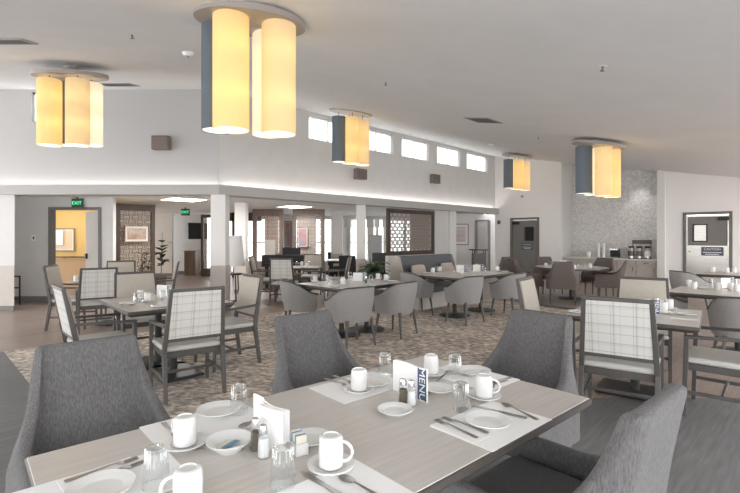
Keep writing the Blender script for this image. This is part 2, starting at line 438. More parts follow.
mb=MB(); slope_wall(mb,ALC[0]-.08,ALC[0],dn=.12,th=.9)
# alcove side reveal
struct('wall_alcove_side',mb,'white_trim')
mb=MB(); slope_wall(mb,ALC[1],ALC[1]+.08,dn=.12,th=.9); struct('wall_alcove_side_right',mb,'white_trim')
mb=MB(); slope_wall(mb,ALC[0]-.08,ALC[1]+.2,dn=.92,th=.1); struct('wall_alcove_back',mb,'tile')
mb=MB(); slope_wall(mb,ALC[1],u_of(665.5),dn=-.07,th=.19); struct('trim_3',mb,'white_trim')
mb=MB(); slope_wall(mb,u_of(665.5),dB[0]); slope_wall(mb,dB[0],dB[1],2.12); slope_wall(mb,dB[1],5.8)
struct('wall_right',mb,'wall_brightened')
# door in the far wall
def door(n,u0,u1,H_,service):
    rz=radians(-45); m_=K_((u0+u1)/2,.04); Wd=(u1-u0)*R2
    def P(x,y,z): p=Vector((m_.x,m_.y))+V*x+U*y; return (p.x,p.y,z)
    f=MB(); t=.07
    f.box(P(-Wd/2+t/2,0,H_/2),(t,.14,H_),rz); f.box(P(Wd/2-t/2,0,H_/2),(t,.14,H_),rz); f.box(P(0,0,H_-t/2),(Wd-2*t,.14,t),rz)
    d=struct('door_%d'%n,f,'frame_grey')
    w=Wd-2*t-.01; h=H_-t-.02
    leaf=MB()
    # leaf with a window hole
    wx,ww,wz,wh = ((-w*.17 if service else w*.17), .27, 1.56, .42)
    x0,x1=wx-ww/2,wx+ww/2; z0,z1=wz-wh/2,wz+wh/2
    for (a_,b_,c_,e_) in ((-w/2,x0,.01,h),(x1,w/2,.01,h),(x0,x1,.01,z0),(x0,x1,z1,h)):
        leaf.box(P((a_+b_)/2,.01,(c_+e_)/2),(b_-a_,.045,e_-c_),rz)
    lf=leaf.build('door_leaf','door_grey',d,smooth=False)
    wf=MB()
    for (a_,b_,c_,e_) in ((x0-.03,x0,z0-.03,z1+.03),(x1,x1+.03,z0-.03,z1+.03),(x0,x1,z0-.03,z0),(x0,x1,z1,z1+.03)):
        wf.box(P((a_+b_)/2,-.018,(c_+e_)/2),(b_-a_,.02,e_-c_),rz)
    wf.build('window_frame','black',lf,smooth=False)
    MB().box(P(wx,.01,wz),(ww,.01,wh),rz).build('window_pane','steel' if service else 'black',lf,smooth=False)
    if service:
        MB().box(P(0,-.018,.62),(w-.02,.008,1.20),rz).build('kick_plate','steel',lf,smooth=False)
        e_=MB(); e_.box(P(-w/2+.012,-.02,h/2),(.03,.02,h-.02),rz); e_.box(P(w/2-.012,-.02,h/2),(.03,.02,h-.02),rz); e_.box(P(0,-.02,h-.02),(w-.06,.02,.035),rz)
        e_.build('edge_strip','steel',lf,smooth=False)
        MB().lathe([(.025,0),(.025,.02)],16,c=P(-w*.42,-.045,1.05)).build('push_button','black',lf)
    else:
        pass
    MB().box(P((w*.38 if service else -w*.36),-.05,h-.1),(.24,.07,.09),rz).build('door_closer','black',lf,smooth=False)
    # caution sign
    sx=(w*.12 if service else w*.10); sz=(1.07 if service else 1.13)
    sg=MB().box(P(sx,-.032,sz),((.48 if service else .42),.012,(.23 if service else .24)),rz).build('sign_plate','sign_blue',lf,smooth=False)
    mx=Matrix.Translation(P(sx,-.040,sz+.055))@Matrix.Rotation(rz,4,'Z')@Matrix.Rotation(pi/2,4,'X')
    textmesh('CAUTION',.080 if service else .072,'sign_white',lf,mx=mx)
    ln=MB()
    for k,wl in ((0,.40),(1,.30)): ln.box(P(sx,-.040,sz-.03-.05*k),(wl*(1 if service else .8),.004,.018),rz)
    ln.build('sign_text_line','sign_white',lf,smooth=False)
    return d
door(1,dA[0],dA[1],2.12,False); door(2,dB[0],dB[1],2.12,True)

# alcove cabinet run
def alc(u,dn,z): p=K_(u,dn); return (p.x,p.y,z)
CZ=.80
u0,u1=ALC[0]+.02,ALC[1]-.02; L_=(u1-u0)*R2
n=5; cw=L_/n
for i in range(n):
    uc=u0+(i+.5)*(u1-u0)/n; m_=K_(uc,.33)
    t=thing('base_cabinet',['beige base cabinet at the left end of the coffee alcove','beige base cabinet second from left in the coffee alcove','beige base cabinet in the middle of the coffee alcove','beige base cabinet below the coffee urns, second from the right end','beige base cabinet at the right end of the coffee alcove'][i],'cabinet',(m_.x,m_.y,0),radians(-45))
    MB().box((0,.02,.05+.355),(cw-.004,.52,.71)).build('body','cabinet_wood',t,smooth=False)
    MB().box((0,.03,.025),(cw-.004,.46,.05)).build('plinth','base_grey',t,smooth=False)
    d=MB().box((0,-.252,.33),(cw-.02,.02,.50)).build('door','cabinet_wood',t,bevel=.003,smooth=False)
    MB().box((cw*.35,-.272,.50),(.012,.02,.12)).build('door_handle','chrome',d,smooth=False)
    d=MB().box((0,-.252,.68),(cw-.02,.02,.15)).build('drawer','cabinet_wood',t,bevel=.003,smooth=False)
    MB().box((0,-.272,.68),(.12,.02,.012)).build('drawer_handle','chrome',d,smooth=False)
m_=K_((u0+u1)/2,.36)
ct=MB().box((m_.x,m_.y,CZ-.02),(L_,.70,.04),radians(-45)).build('worktop','counter',bevel=.005)
tag(ct,'long pale worktop over the cabinets in the coffee alcove','worktop')

# hall beyond the beam -------------------------------------------------------
HC=2.33
mb=MB()
hallpoly=[(-12,9.3),(-3.1,9.3),tuple(C0+U*(END)-V*.2),tuple(C0+U*(END)-V*.2+Vector((0,3.5))),(6,21),(-12,21)]
mb.prism(hallpoly,HC,HC+.1); struct('ceiling_hall',mb,'ceiling')
# left pier
px1=atY(14.6,9.0)
mb=MB().prism([(-11,9.0),(px1,9.0),(px1-.30,9.31),(-11,9.31)],.89,BB-.002); struct('wall_left_pier',mb,'wall')
mb=MB().prism([(-11,8.99),(px1,8.99),(px1-.30,9.31),(-11,9.31)],.10,.89); struct('wall_left_wainscot',mb,'wainscot')
mb=MB().prism([(-11,8.97),(px1,8.97),(px1-.30,9.31),(-11,9.31)],0,.10); struct('baseboard_left',mb,'base_grey')
# recessed wall with the yellow doorway
RY=10.14
def rx(px): return atY(px,RY)
d0,d1=rx(49),rx(101.5); e1=rx(113.0)
mb=MB()
mb.box(((d0-9.5)/2,RY+.06,HC/2),(d0+9.5,.12,HC)); mb.box(((d1+e1)/2,RY+.06,HC/2),(e1-d1,.12,HC)); mb.box(((d0+d1)/2,RY+.06,(2.11+HC)/2),(d1-d0,.12,HC-2.11))
struct('wall_back',mb,'wall')
mb=MB().box(((d0-9.5)/2,RY-.01,.07),(d0+9.5,.02,.14)); mb.box(((d1+e1)/2,RY-.01,.07),(e1-d1,.02,.14)); struct('baseboard_back',mb,'base_grey')
f=MB(); t=.06
f.box((d0+t/2,RY+.05,1.055),(t,.16,2.11)); f.box((d1-t/2,RY+.05,1.055),(t,.16,2.11)); f.box(((d0+d1)/2,RY+.05,2.08),(d1-d0-2*t,.16,.06))
dr=struct('door_3',f,'frame_grey')
lw=.95
g=Vector((cos(radians(78)),sin(radians(78))))
hx,hy=d1-t-.02,RY+.14
ang=radians(139)
lf=MB().box((0+lw/2,0,1.03),(lw,.045,2.04)).build('door_leaf','wall',dr,smooth=False,loc=(hx,hy,0),rz=ang)
MB().box((lw-.10,.045,1.0),(.05,.05,.12)).build('door_handle','black',lf,smooth=False)
MB().box((lw/2,-.03,1.0),(.6,.03,.04)).build('push_bar','frame_grey',lf,smooth=False)
# corridor behind the doorway
mb=MB(); cy=RY+3.0
mb.box((-9.3,cy,HC/2),(4,.1,HC)); mb.prism([(e1-.16,RY+.121),(e1-.06,RY+.121),(-7.5,13.2),(-7.6,13.2)],0,HC); 
struct('wall_corridor',mb,'yellow_wall')
mb=MB(); mb.box((-9.4,cy-.06,.42),(3.98,.03,.84)); struct('wall_corridor_lower',mb,'corridor_dado')
hr=MB().tube([(-10.2,cy-.13,.88),(-7.5,cy-.13,.88)],.022,8)
for x in (-9.6,-8.7,-7.8): hr.box((x,cy-.09,.86),(.03,.09,.03))
tag(hr.build('handrail','brown_wood'),'brown handrail along the yellow corridor wall','handrail')
lt=MB().box((-8.3,RY+1.9,HC-.03),(.45,.9,.05)).build('corridor_light','corridor_lamp',smooth=False,bevel=.01); tag(lt,'flat white ceiling light in the yellow corridor','light')
def picture(name,label,c,w,h,rz,art,frame='art_frame',matb=.05,ft=.03):
    t=thing(name,label,'picture',c,rz)
    f=MB(); 
    for x in (-1,1): f.box((x*(w/2-ft/2),0,0),(ft,.03,h))
    for z in (-1,1): f.box((0,0,z*(h/2-ft/2)),(w-2*ft,.03,ft))
    f.build('frame',frame,t,smooth=False)
    MB().box((0,.004,0),(w-2*ft,.01,h-2*ft)).build('mount','mat_board',t,smooth=False)
    MB().box((0,-.003,0),(w-2*ft-2*matb,.006,h-2*ft-2*matb)).build('print',art,t,smooth=False)
    return t
mat('art_pale',(.80,.62,.38),.7,col2=(.72,.60,.42),nscale=6)
mat('art_line',(.55,.48,.42),.7,col2=(.38,.26,.20),nscale=5)
picture('framed_picture','pale framed print on the yellow corridor wall seen through the doorway',(atY(64,cy-.07)-.0,cy-.075,1.37),.62,.66,0,'art_pale')
fl=MB().box((atY(58,cy-.12),cy-.115,1.43),(.27,.004,.42)).build('flyer','paper',smooth=False); tag(fl,'white paper notice over the left of the corridor print','notice')
# room sign beside doorway
t=thing('room_sign','small grey room sign plate with white square pictogram left of the yellow doorway','sign',(rx(40),RY-.012,1.43))
MB().box((.03,0,0),(.24,.012,.11)).build('plate','wall',t,smooth=False)
MB().box((-.13,0,0),(.09,.014,.13)).build('pictogram_plate','sign_white',t,smooth=False)
MB().box((-.13,-.009,0),(.03,.004,.06)).build('pictogram','black',t,smooth=False)
# exit signs
def exit_sign(x,y,z,label,w=.24,h=.19):
    t=thing('exit_sign',label,'exit sign',(x,y,z))
    MB().box((0,0,0),(w,.05,h)).build('case','exit_case',t,smooth=False,bevel=.005)
    mx=Matrix.Translation((0,-.028,0))@Matrix.Rotation(pi/2,4,'X')
    textmesh('EXIT',.105,'exit_green',t,mx=mx,extr=.002)
    MB().box((0,0,h/2+.0225),(.03,.03,.045)).build('mount','base_grey',t,smooth=False)
exit_sign(atY(77.5,RY-.06),RY-.06,2.195,'green exit sign above the yellow doorway')
ex=13.2; exit_sign(atY(185.5,ex),ex,HC-.165,'green exit sign hanging in the hall near the wall television')
# far hall walls
mb=MB(); xa,xb=atY(135,16.8),atY(172,16.8); mb.box(((xa+xb)/2-.5,16.86,HC/2),(xb-xa+1,.12,HC)); struct('wall_hall_tan',mb,'wall')
mb=MB(); xc=atY(172,17.9); xd=atY(206,17.9); mb.box(((xc+xd)/2-.3,17.96,HC/2),(xd-xc+.6,.12,HC)); struct('wall_hall_white',mb,'white_trim')
mb=MB(); mb.box(((xa+xb)/2,16.79,.06),(xb-xa,.02,.12)); mb.box(((xc+xd)/2,17.89,.06),(xd-xc,.02,.12)); struct('baseboard_hall',mb,'base_grey')
tv=thing('television','black flat television mounted on the white hall wall','television',(atY(197,17.6),17.62,1.68),radians(48))
MB().box((0,-.05,0),(.78,.05,.62)).build('screen','black',tv,bevel=.005); MB().box((0,.08,0),(.2,.24,.2)).build('wall_mount','black_metal',tv)
cb=thing('side_cabinet','narrow brown wood cabinet standing below the television','cabinet',(atY(190.5,17.3),17.45,0))
MB().box((0,0,.46),(.42,.45,.88)).build('body','brown_wood',cb,bevel=.005); MB().box((0,-.235,.46),(.38,.015,.8)).build('door','brown_wood',cb,bevel=.003); MB().box((0,0,.01),(.38,.4,.02)).build('plinth','base_grey',cb)
MB().box((0,0,.915),(.46,.47,.03)).build('top','brown_wood',cb)

# sunroom window wall
SY=19.0; sx0,sx1=-6.6,2.6
mb=MB(); mb.box(((sx0+sx1)/2,SY,.20),(sx1-sx0,.12,.40)); mb.box(((sx0+sx1)/2,SY,2.28),(sx1-sx0,.12,.10)); struct('wall_sunroom',mb,'wall')
nw=8; ww=(sx1-sx0)/nw
for i in range(nw):
    x0=sx0+i*ww; w=MB()
    for (a_,b_,z0,z1) in ((x0,x0+.06,.40,2.23),(x0+ww-.06,x0+ww,.40,2.23),(x0+.06,x0+ww-.06,.40,.46),(x0+.06,x0+ww-.06,2.17,2.23),(x0+.06,x0+ww-.06,1.2,1.24)):
        w.box(((a_+b_)/2,SY,(z0+z1)/2),(b_-a_,.08,z1-z0))
    fr=struct('window_%d'%(7+i),w,'white_trim'); MB().box((x0+ww/2,SY+.02,1.31),(ww-.12,.006,1.72)).build('pane','pane',fr,smooth=False)
# curtains (wavy)
def curtain(x0,x1,y,z0,z1,label,folds=7):
    m=MB(); n=folds*8; vs=[]
    for j,z in enumerate((z0,z1)):
        for s_ in (0,.012):
            for k in range(n+1):
                x=x0+(x1-x0)*k/n; vs.append((x,y+.04*sin(k/8*2*pi)+s_,z))
    q=n+1; fs=[]
    for k in range(n):
        fs+=[(k,k+1,2*q+k+1,2*q+k),(q+k+1,q+k,3*q+k,3*q+k+1)]
    m.add(vs,fs); tag(m.build('curtain','curtain'),label,'curtain')
for px0,px1,lb in ((342,350,'pale hanging curtain in the sunroom beside the grey column'),(367,374,'pale hanging curtain in the sunroom just right of the near white column'),(383,391,'pale hanging curtain in the sunroom beside the brown lattice window')):
    curtain(atY(px0,SY-.15),atY(px1,SY-.15),SY-.15,.45,2.2,lb)
for px0,px1,lb in ((344,356,'grey valance across the sunroom window left of the near white column'),(366,390,'grey valance across the sunroom window right of the near white column')):
    m=MB()
    for k in range(12):
        x=atY(px0,SY-.25)+(atY(px1,SY-.25)-atY(px0,SY-.25))*(k+.5)/12; m.box((x,SY-.25,2.02),(abs(atY(px1,SY-.25)-atY(px0,SY-.25))/12*.8,.02,.36))
    tag(m.build('valance','curtain',smooth=False),lb,'valance')
pb=MB().box((atY(375.5,17),17,1.10),(.50,.04,.86)); tag(pb.build('grey_panel','frosted',smooth=False,bevel=.004).__class__ and bpy.data.objects['grey_panel'],'plain grey screen board standing in the sunroom','board')
MB().box((0,0,-.535),(.40,.25,.0)).v
bs=MB(); px_=atY(375.5,17)
for x in (-.2,.2): bs.box((px_+x,17,.335),(.03,.03,.67)); bs.box((px_+x,17,.015),(.03,.4,.03))
bo=bs.build('stand','black_metal',smooth=False); bo.parent=bpy.data.objects['grey_panel']

# columns
def column(px,Y,w,label,i,zt=BB,pos=None):
    x=atY(px,Y) if pos is None else pos[0]; y=Y if pos is None else pos[1]
    rz=radians(45) if pos is not None and len(pos)>2 else 0
    mb=MB().box((x,y,(zt+.89)/2),(w,w,zt-.89),rz); o=struct('trim_%d'%i,mb,'white_trim')
    mb=MB().box((x,y,.445),(w+.01,w+.01,.89),rz); struct('wainscot',mb,'wainscot',parent=o)
    mb=MB().box((x,y,.05),(w+.03,w+.03,.10),rz); struct('base','x' if False else mb,'base_grey',parent=o) if False else struct('base',mb,'base_grey',parent=o)
column(220,9.12,.285,'',4,pos=(-2.98,9.12))
column(361,11.88,.24,'',5,pos=(-.235,11.9))
column(241.5,11.9,.28,'',6,zt=HC)
column(337,15.5,.38,'',7,zt=HC)
# lattice window wall under the beam
def beamP(s,dn,z): p=C0+U*s-V*dn; return (p.x,p.y,z)
s1,s2=s_of(388.5),s_of(435); s3,s4=s_of(448.5),s_of(455)
mb=MB()
wallseg(mb,C0+U*s1,C0+U*s2,0,.93,.12,-1); wallseg(mb,C0+U*s2,C0+U*s4,0,BB,.12,-1)
struct('wall_lattice',mb,'wall')
mb=MB(); wallseg(mb,C0+U*s3+V*.05,C0+U*s4+V*.05,0,BB,.22,-1); struct('trim_8',mb,'white_trim')
def lattice(mb,W_,H_,cell=.105,bar=.016,d=.012,c=(0,0,0)):
    nx=max(1,round(W_/cell)); nz=max(1,round(H_/cell)); cx_=W_/nx; cz_=H_/nz
    for i in range(nx):
        for j in range(nz):
            x=c[0]-W_/2+(i+.5)*cx_; z=c[2]-H_/2+(j+.5)*cz_
            if (i+j)%2: 
                for k in (-.5,0,.5): mb.box((x+k*cx_*.66,c[1],z),(bar,d,cz_*1.25))
            else:
                for k in (-.5,0,.5): mb.box((x,c[1],z+k*cz_*.66),(cx_*1.25,d,bar))
def screen(name,label,p,rz,W_,z0,z1,post=.09,head=.12,lat='mat_board',cat='screen',cell=.11,foot=.2,bw=.013,frame='dark_wood'):
    t=thing(name,label,cat,(p[0],p[1],0),rz)
    f=MB()
    for x in (-1,1): f.box((x*(W_/2-post/2),0,(z0+z1)/2),(post,.07,z1-z0))
    f.box((0,0,z1-head/2),(W_-2*post,.07,head)); f.box((0,0,z0+foot/2),(W_-2*post,.07,foot))
    f.build('frame',frame,t,smooth=False)
    l=MB(); hh=z1-head-z0-foot; lattice(l,W_-2*post,hh,cell,bw,.009,(0,0,z0+foot+hh/2)); l.build('lattice',lat,t,smooth=False)
    return t
mat('screen_pink',(.84,.73,.67),.8); mat('screen_cream',(.90,.83,.75),.8); mat('lat_tan',(.20,.15,.12),.6); mat('lat_white',(.34,.29,.26),.6); mat('lat_brown',(.24,.16,.125),.6)
mc=(C0+U*(s1+s2)/2-V*.06); 
screen('lattice_window','square brown framed lattice window in the half wall behind the bench',(mc.x,mc.y),radians(45),(s2-s1),.93,2.24,.10,.12,'lat_white','window screen',.095,.12,.020,'dark_wood')
gp=MB().box((.45,.035,1.6),((s2-s1)*.42,.02,1.0)); o=gp.build('backing','frame_grey',bpy.data.objects['lattice_window'],smooth=False)
# passage behind the far end of the beam wall
mb=MB(); pw=[(1.9,17.6),(6.5,17.6)]
PY=17.7
mb.box(((1.6+atY(476.5,PY))/2,PY+.06,HC/2),(atY(476.5,PY)-1.6,.12,HC)); mb.box(((atY(489,PY)+6.6)/2,PY+.06,HC/2),(6.6-atY(489,PY),.12,HC)); mb.box((atY(482.7,PY),PY+.06,2.2),(atY(489,PY)-atY(476.5,PY)+.02,.12,.26))
mb.box((1.6,17.2,HC/2),(.12,1.2,HC))
struct('wall_passage',mb,'wall')
picture('framed_picture','framed landscape print in the passage beyond the white pilaster',(atY(460.5,PY-.03),PY-.03,1.55),.62,.82,0,'art_sky','frame_grey',.09,.03)
mb=MB(); 
for px in (476.5,489): mb.box((atY(px,PY),PY,1.04),(.07,.16,2.08))
mb.box((atY(482.7,PY),PY,2.08),(atY(489,PY)-atY(476.5,PY),.16,.06)); struct('door_4',mb,'frame_grey')
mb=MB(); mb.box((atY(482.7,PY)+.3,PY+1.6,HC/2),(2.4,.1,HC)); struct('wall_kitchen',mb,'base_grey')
# service cart in the passage
sc=thing('service_cart','dark grey service cart with a flat top in the passage doorway','cart',(atY(479,16.8),16.9,0))
MB().box((0,0,.98),(.62,.42,.04)).build('top_shelf','black_metal',sc); MB().box((.02,0,.62),(.46,.36,.42)).build('body','base_grey',sc,bevel=.01); MB().box((.02,0,.25),(.50,.38,.03)).build('lower_shelf','black_metal',sc)
for x in (-.2,.2):
    for y in (-.15,.15): MB().box((x+.02,y,.5),(.025,.025,1.0)).build('post','black_metal',sc)

# screens in the hall
p0,p1=Vector((-6.25,11.3)),Vector((-5.63,11.92)); m_=(p0+p1)/2
screen('lattice_screen','tall dark framed lattice screen beside the yellow doorway',(m_.x,m_.y),radians(45),.92,0,2.28,.09,.17,'lat_tan',foot=.5)
bk=MB().box((0,.045,1.3),(.74,.008,1.6)).build('backing','screen_cream',bpy.data.objects['lattice_screen'],smooth=False)
pp=picture('framed_picture','framed print hanging on the tall lattice screen beside the yellow doorway',(m_.x+.06,m_.y-.06,1.53),.58,.42,radians(45),'art_line','brown_wood',.05,.02)
screen('lattice_screen','narrow dark framed lattice screen left of the corner column',(atY(208.5,17),17),0,.55,0,2.28,.09,.12,'lat_white',foot=.28)
screen('lattice_screen','brown pivoting lattice screen behind the black piano',(atY(268,14.4),14.4),0,.96,0,HC-.01,.13,.22,'lat_brown',frame='brown_wood',foot=.3)
screen('lattice_screen','brown pivoting lattice screen with pale lattice right of the piano',(atY(309,14.4),14.4),0,1.0,0,HC-.01,.10,.22,'lat_white',frame='brown_wood',foot=.3)
for o_,x_,w_ in ((bpy.data.objects['lattice_screen.002'],.12,.42),(bpy.data.objects['lattice_screen.003'],-.08,.60)):
    MB().box((x_,.03,1.15),(w_,.008,1.75)).build('fabric_panel','screen_pink',o_,smooth=False)
picture('framed_picture','small reddish print on the pale lattice screen',(atY(302.5,14.3),14.33,1.44),.34,.62,0,'art_red','brown_wood',.02,.02)
# dark mullion posts between columns
for px,Y,w,lb in ((234,16.5,.14,'dark'),(253.5,16,.1,'dark')):
    pass
mb=MB(); mb.box((atY(234,16.5),16.5,HC/2),(.12,.12,HC)); mb.box((atY(228,16.5),16.5,2.17),(1.2,.12,.30)); mb.box((atY(249,16.5),16.5,2.17),(.9,.12,.3)); struct('trim_9',mb,'dark_wood')
picture('framed_picture','dark framed blue print between the two brown lattice screens',(atY(288,18),18.0,1.55),.26,1.05,0,'art_red','dark_wood',.02,.03)
mb=MB(); mb.box((atY(288,18.1),18.1,HC/2),(.5,.1,HC)); struct('wall_hall_pier',mb,'wall')

# troffers
def troffer(px,py,w,l,label,rz):
    x,y=at(px,py,HC); t=thing('ceiling_light',label,'ceiling light',(x,y,HC),rz)
    f=MB()
    for s_ in (-1,1): f.box((s_*(w/2-.02),0,-.012),(.04,l,.024)); f.box((0,s_*(l/2-.02),-.012),(w-.08,.04,.024))
    f.build('frame','white_trim',t,smooth=False); MB().box((0,0,-.006),(w-.08,l-.08,.012)).build('diffuser','troffer',t,smooth=False)
troffer(184,199,.85,.85,'square ceiling light panel in the hall left of the corner column',radians(45))
troffer(295,206.3,.8,.8,'square ceiling light panel in the hall above the brown lattice screens',radians(45))

# wall speakers
def speaker(x,y,z,rz,label,w=.32,h=.29):
    t=thing('wall_speaker',label,'speaker',(x,y,z),rz)
    MB().box((0,-.09,0),(w,.14,h)).build('cabinet','speaker',t,bevel=.01); MB().box((0,-.165,0),(w-.04,.012,h-.04)).build('grille','speaker',t,bevel=.004); MB().box((0,-.01,0),(.1,.022,.1)).build('bracket','black_metal',t)
speaker(atY(166,9.1)-.05,9.1,3.30,0,'brown square wall speaker high on the left wall',.34,.27)
def sp2(px,z,lb,w):
    s_=s_of(px); p=C0+U*s_; speaker(p.x,p.y,z,radians(45),lb,w,.27)
sp2(358,3.06,'brown wall speaker partly hidden below the middle pendant lamp',.36)
sp2(433,3.22,'small brown wall speaker below the clerestory windows',.34)

# ceiling bits
def vent(px,py,w,l,label,plane,rz):
    # intersect view ray with ceiling plane
    a_=(px-CX)/F; b_=(HZ-py)/F
    if plane=='B': Y=(CEIL-SL*9.10-EYE)/(b_-SL)
    else: Y=(CEIL-SL*12.11/R2-EYE)/(b_+SL*(a_-1)/R2)
    x=a_*Y; z=EYE+b_*Y
    t=thing('ceiling_vent',label,'vent',(x,Y,z),0)
    n=Vector((0,SL,-1)) if plane=='B' else Vector((-SL/R2,SL/R2,-1))
    q=Vector((0,0,-1)).rotation_difference(n.normalized()).to_euler(); t.rotation_mode='XYZ'
    m4=(Vector((0,0,-1)).rotation_difference(n.normalized()).to_matrix()@Matrix.Rotation(rz,3,'Z')).to_euler(); t.rotation_euler=m4
    return t
def ventm(t,w,l):
    f=MB()
    for s_ in (-1,1): f.box((s_*(w/2-.015),0,-.006),(.03,l,.012)); f.box((0,s_*(l/2-.015),-.006),(w-.06,.03,.012))
    f.build('frame','canopy_rim',t,smooth=False)
    MB().box((0,0,-.003),(w-.06,l-.06,.004)).build('backing','vent_dark',t,smooth=False)
    s=MB(); n=max(4,int(l/.045))
    for k in range(n): s.box((0,-l/2+.05+(l-.1)*k/(n-1),-.009),(w-.06,.012,.006))
    s.build('slat','vent_dark',t,smooth=False)
ventm(vent(6,41,.5,.25,'dark grille vent in the ceiling at the left edge of the photo','B',0),.5,.25)
ventm(vent(118,84.5,.6,.4,'dark grille vent in the ceiling right of the left pendant','B',0),.62,.4)
ventm(vent(483,120,.5,.5,'square grille vent in the ceiling above the far clerestory window','A',radians(45)),.5,.5)
def sprinkler(px,py,plane,label,name='sprinkler'):
    t=vent(px,py,0,0,label,plane,0); t.name=name; t['category']=name.replace('_',' ')
    if name=='sprinkler':
        MB().lathe([(0,-.004),(.035,-.004),(.035,0),(0,0)],16).build('escutcheon','canopy_white',t)
        MB().lathe([(.0,-.045),(.018,-.043),(.018,-.04),(.006,-.038),(.009,-.005),(0,-.004)],12).build('head','vent_dark',t)
    else:
        MB().lathe([(0,-.05),(.05,-.045),(.065,-.02),(.065,0),(0,0)],24).build('cover','canopy_white',t)
        MB().lathe([(0,-.056),(.012,-.055),(.012,-.05),(0,-.05)],10).build('lens','vent_dark',t)
sprinkler(132,34,'B','small dark sprinkler head in the ceiling right of the left pendant')
sprinkler(386,82,'A','small sprinkler head in the middle of the ceiling, right of the middle pendant')
sprinkler(538.5,137,'A','small sprinkler head in the ceiling above the far pendant')
sprinkler(603,66,'A','small sprinkler head in the ceiling at the upper right')
sprinkler(188,52,'B','round white smoke detector on the ceiling left of the large pendant','smoke_detector')
sprinkler(491,153-9,'A','round white smoke detector on the ceiling near the far corner','smoke_detector')
# small wall devices
t=thing('alarm_strobe','small white alarm strobe on the wall above the far grey door','alarm',(*K_(u_of(522.5),0),2.86),radians(-45)); MB().box((0,-.02,0),(.12,.04,.10)).build('case','white_trim',t,bevel=.005); MB().box((0,-.045,0),(.05,.012,.05)).build('lens','vent_dark',t)
t=thing('wall_camera','small dark device on the wall under the far end of the beam','camera',(*(K_(.12,0)),1.98),radians(-45)); MB().box((0,-.03,0),(.10,.06,.14)).build('case','vent_dark',t,bevel=.01); MB().lathe([(0,0),(.02,0),(.02,.012),(0,.012)],12,mx=Matrix.Translation((0,-.06,0))@Matrix.Rotation(pi/2,4,'X')).build('lens','black',t)
t=thing('light_switch','white light switch plate left of the far grey door','switch',(*K_(u_of(507),0),1.2),radians(-45)); MB().box((0,-.005,0),(.12,.01,.12)).build('plate','sign_white',t,bevel=.002); MB().box((0,-.013,0),(.03,.008,.06)).build('rocker','white_trim',t)
t=vent(634.5,168,0,0,'small round recessed downlight in the coffee alcove ceiling','A',0); t.name='downlight'; t['category']='downlight'
_p=K_(u_of(632),.55); t.location=(_p.x,_p.y,zA(_p.x,_p.y))
MB().lathe([(.055,-.006),(.075,-.006),(.075,0),(.055,0),(.055,-.006)],24).build('trim_ring','white_trim',t); MB().lathe([(0,-.003),(.054,-.003),(.054,-.001),(0,-.001)],24).build('lens','downlight',t)
sl=bpy.data.lights.new('downlight_beam','SPOT'); sl.energy=30; sl.spot_size=radians(80); sl.spot_blend=.8; sl.shadow_soft_size=.05; sl.color=(1,.96,.9)
so=bpy.data.objects.new('downlight_beam',sl); C.objects.link(so); so.location=(_p.x,_p.y,zA(_p.x,_p.y)-.03)

# ------------------------------------------------------------------ pendants
def pendant(x,y,z,plane,shades,label,R_=.46,off=.255,rs=.145,L_=.88,rot=0,e=6,gap=.05):
    t=thing('pendant_lamp',label,'pendant lamp',(x,y,z))
    n=(Vector((0,SL,-1)) if plane=='B' else (Vector((-SL/R2,SL/R2,-1)) if plane=='A' else Vector((-SL*.35,SL*.85,-1)))).normalized()
    q=Vector((0,0,-1)).rotation_difference(n).to_matrix().to_4x4()
    MB().lathe([(0,-.002),(R_-.012,-.002),(R_-.012,.0),(0,0)],64,mx=q).build('underside','canopy_white',t)
    MB().lathe([(R_-.012,-.004),(R_,-.004),(R_,.045),(0,.045)],64,mx=q).build('canopy','canopy_rim',t)
    zc=(zA(x,y) if plane=='A' else zB(x,y) if plane=='B' else min(zA(x,y),zB(x,y)))
    MB().lathe([(.09,0),(.09,max(.03,zc-z-.04))],24,c=(0,0,.045)).build('mount','canopy_rim',t)
    off_=off
    for sh_ in shades:
        nm,a_=sh_[:2]; off=sh_[2] if len(sh_)>2 else off_
        px_,py_=off*cos(radians(a_)),off*sin(radians(a_))
        dz=(q@Vector((px_,py_,0))).z
        sh=MB(); N_=48; prof=[(rs,-L_),(rs,0)]
        vs=[];fs=[]
        for (r,zz) in ((rs,-L_),(rs,0),(rs-.004,0),(rs-.004,-L_)):
            for k in range(N_): vs.append((px_+r*cos(2*pi*k/N_),py_+r*sin(2*pi*k/N_),dz-gap+zz))
        for i in range(4):
            j=(i+1)%4
            for k in range(N_): fs.append((i*N_+k,i*N_+(k+1)%N_,j*N_+(k+1)%N_,j*N_+k))
        sh.add(vs,fs); so_=sh.build('lamp_shade','shade_'+nm,t)
        so_['label']={'yellow':'yellow cylinder shade','tan':'peach tan cylinder shade','cream':'cream white cylinder shade','blue':'slate blue cylinder shade'}[nm]
        MB().lathe([(0,0),(rs-.006,0),(rs-.006,.004),(0,.004)],48,c=(px_,py_,dz-gap-L_+.006)).build('diffuser','diffuser',so_)
        MB().tube([(px_,py_,dz-gap-.02),(px_,py_,dz-.005)],.006,8).build('stem','black_metal',so_)
        for zz in (.25,.68):
            lt=bpy.data.lights.new('bulb','POINT'); lt.energy=e*(.45 if nm=='blue' else 1); lt.color=(1,.86,.66); lt.shadow_soft_size=.035
            lo=bpy.data.objects.new('bulb',lt); C.objects.link(lo); lo.location=(x+px_+.03,y+py_-.02,z+dz-gap-L_*zz)
BE=.9
pendant(-1.02,3.92,3.275,'H',[('yellow',-110,.27),('tan',-20,.275),('cream',70,.27),('blue',165,.315)],'largest pendant nearest the camera, with slate, yellow, cream and tan cylinder shades',e=BE,off=.30,L_=.905,gap=.03,rs=.141)
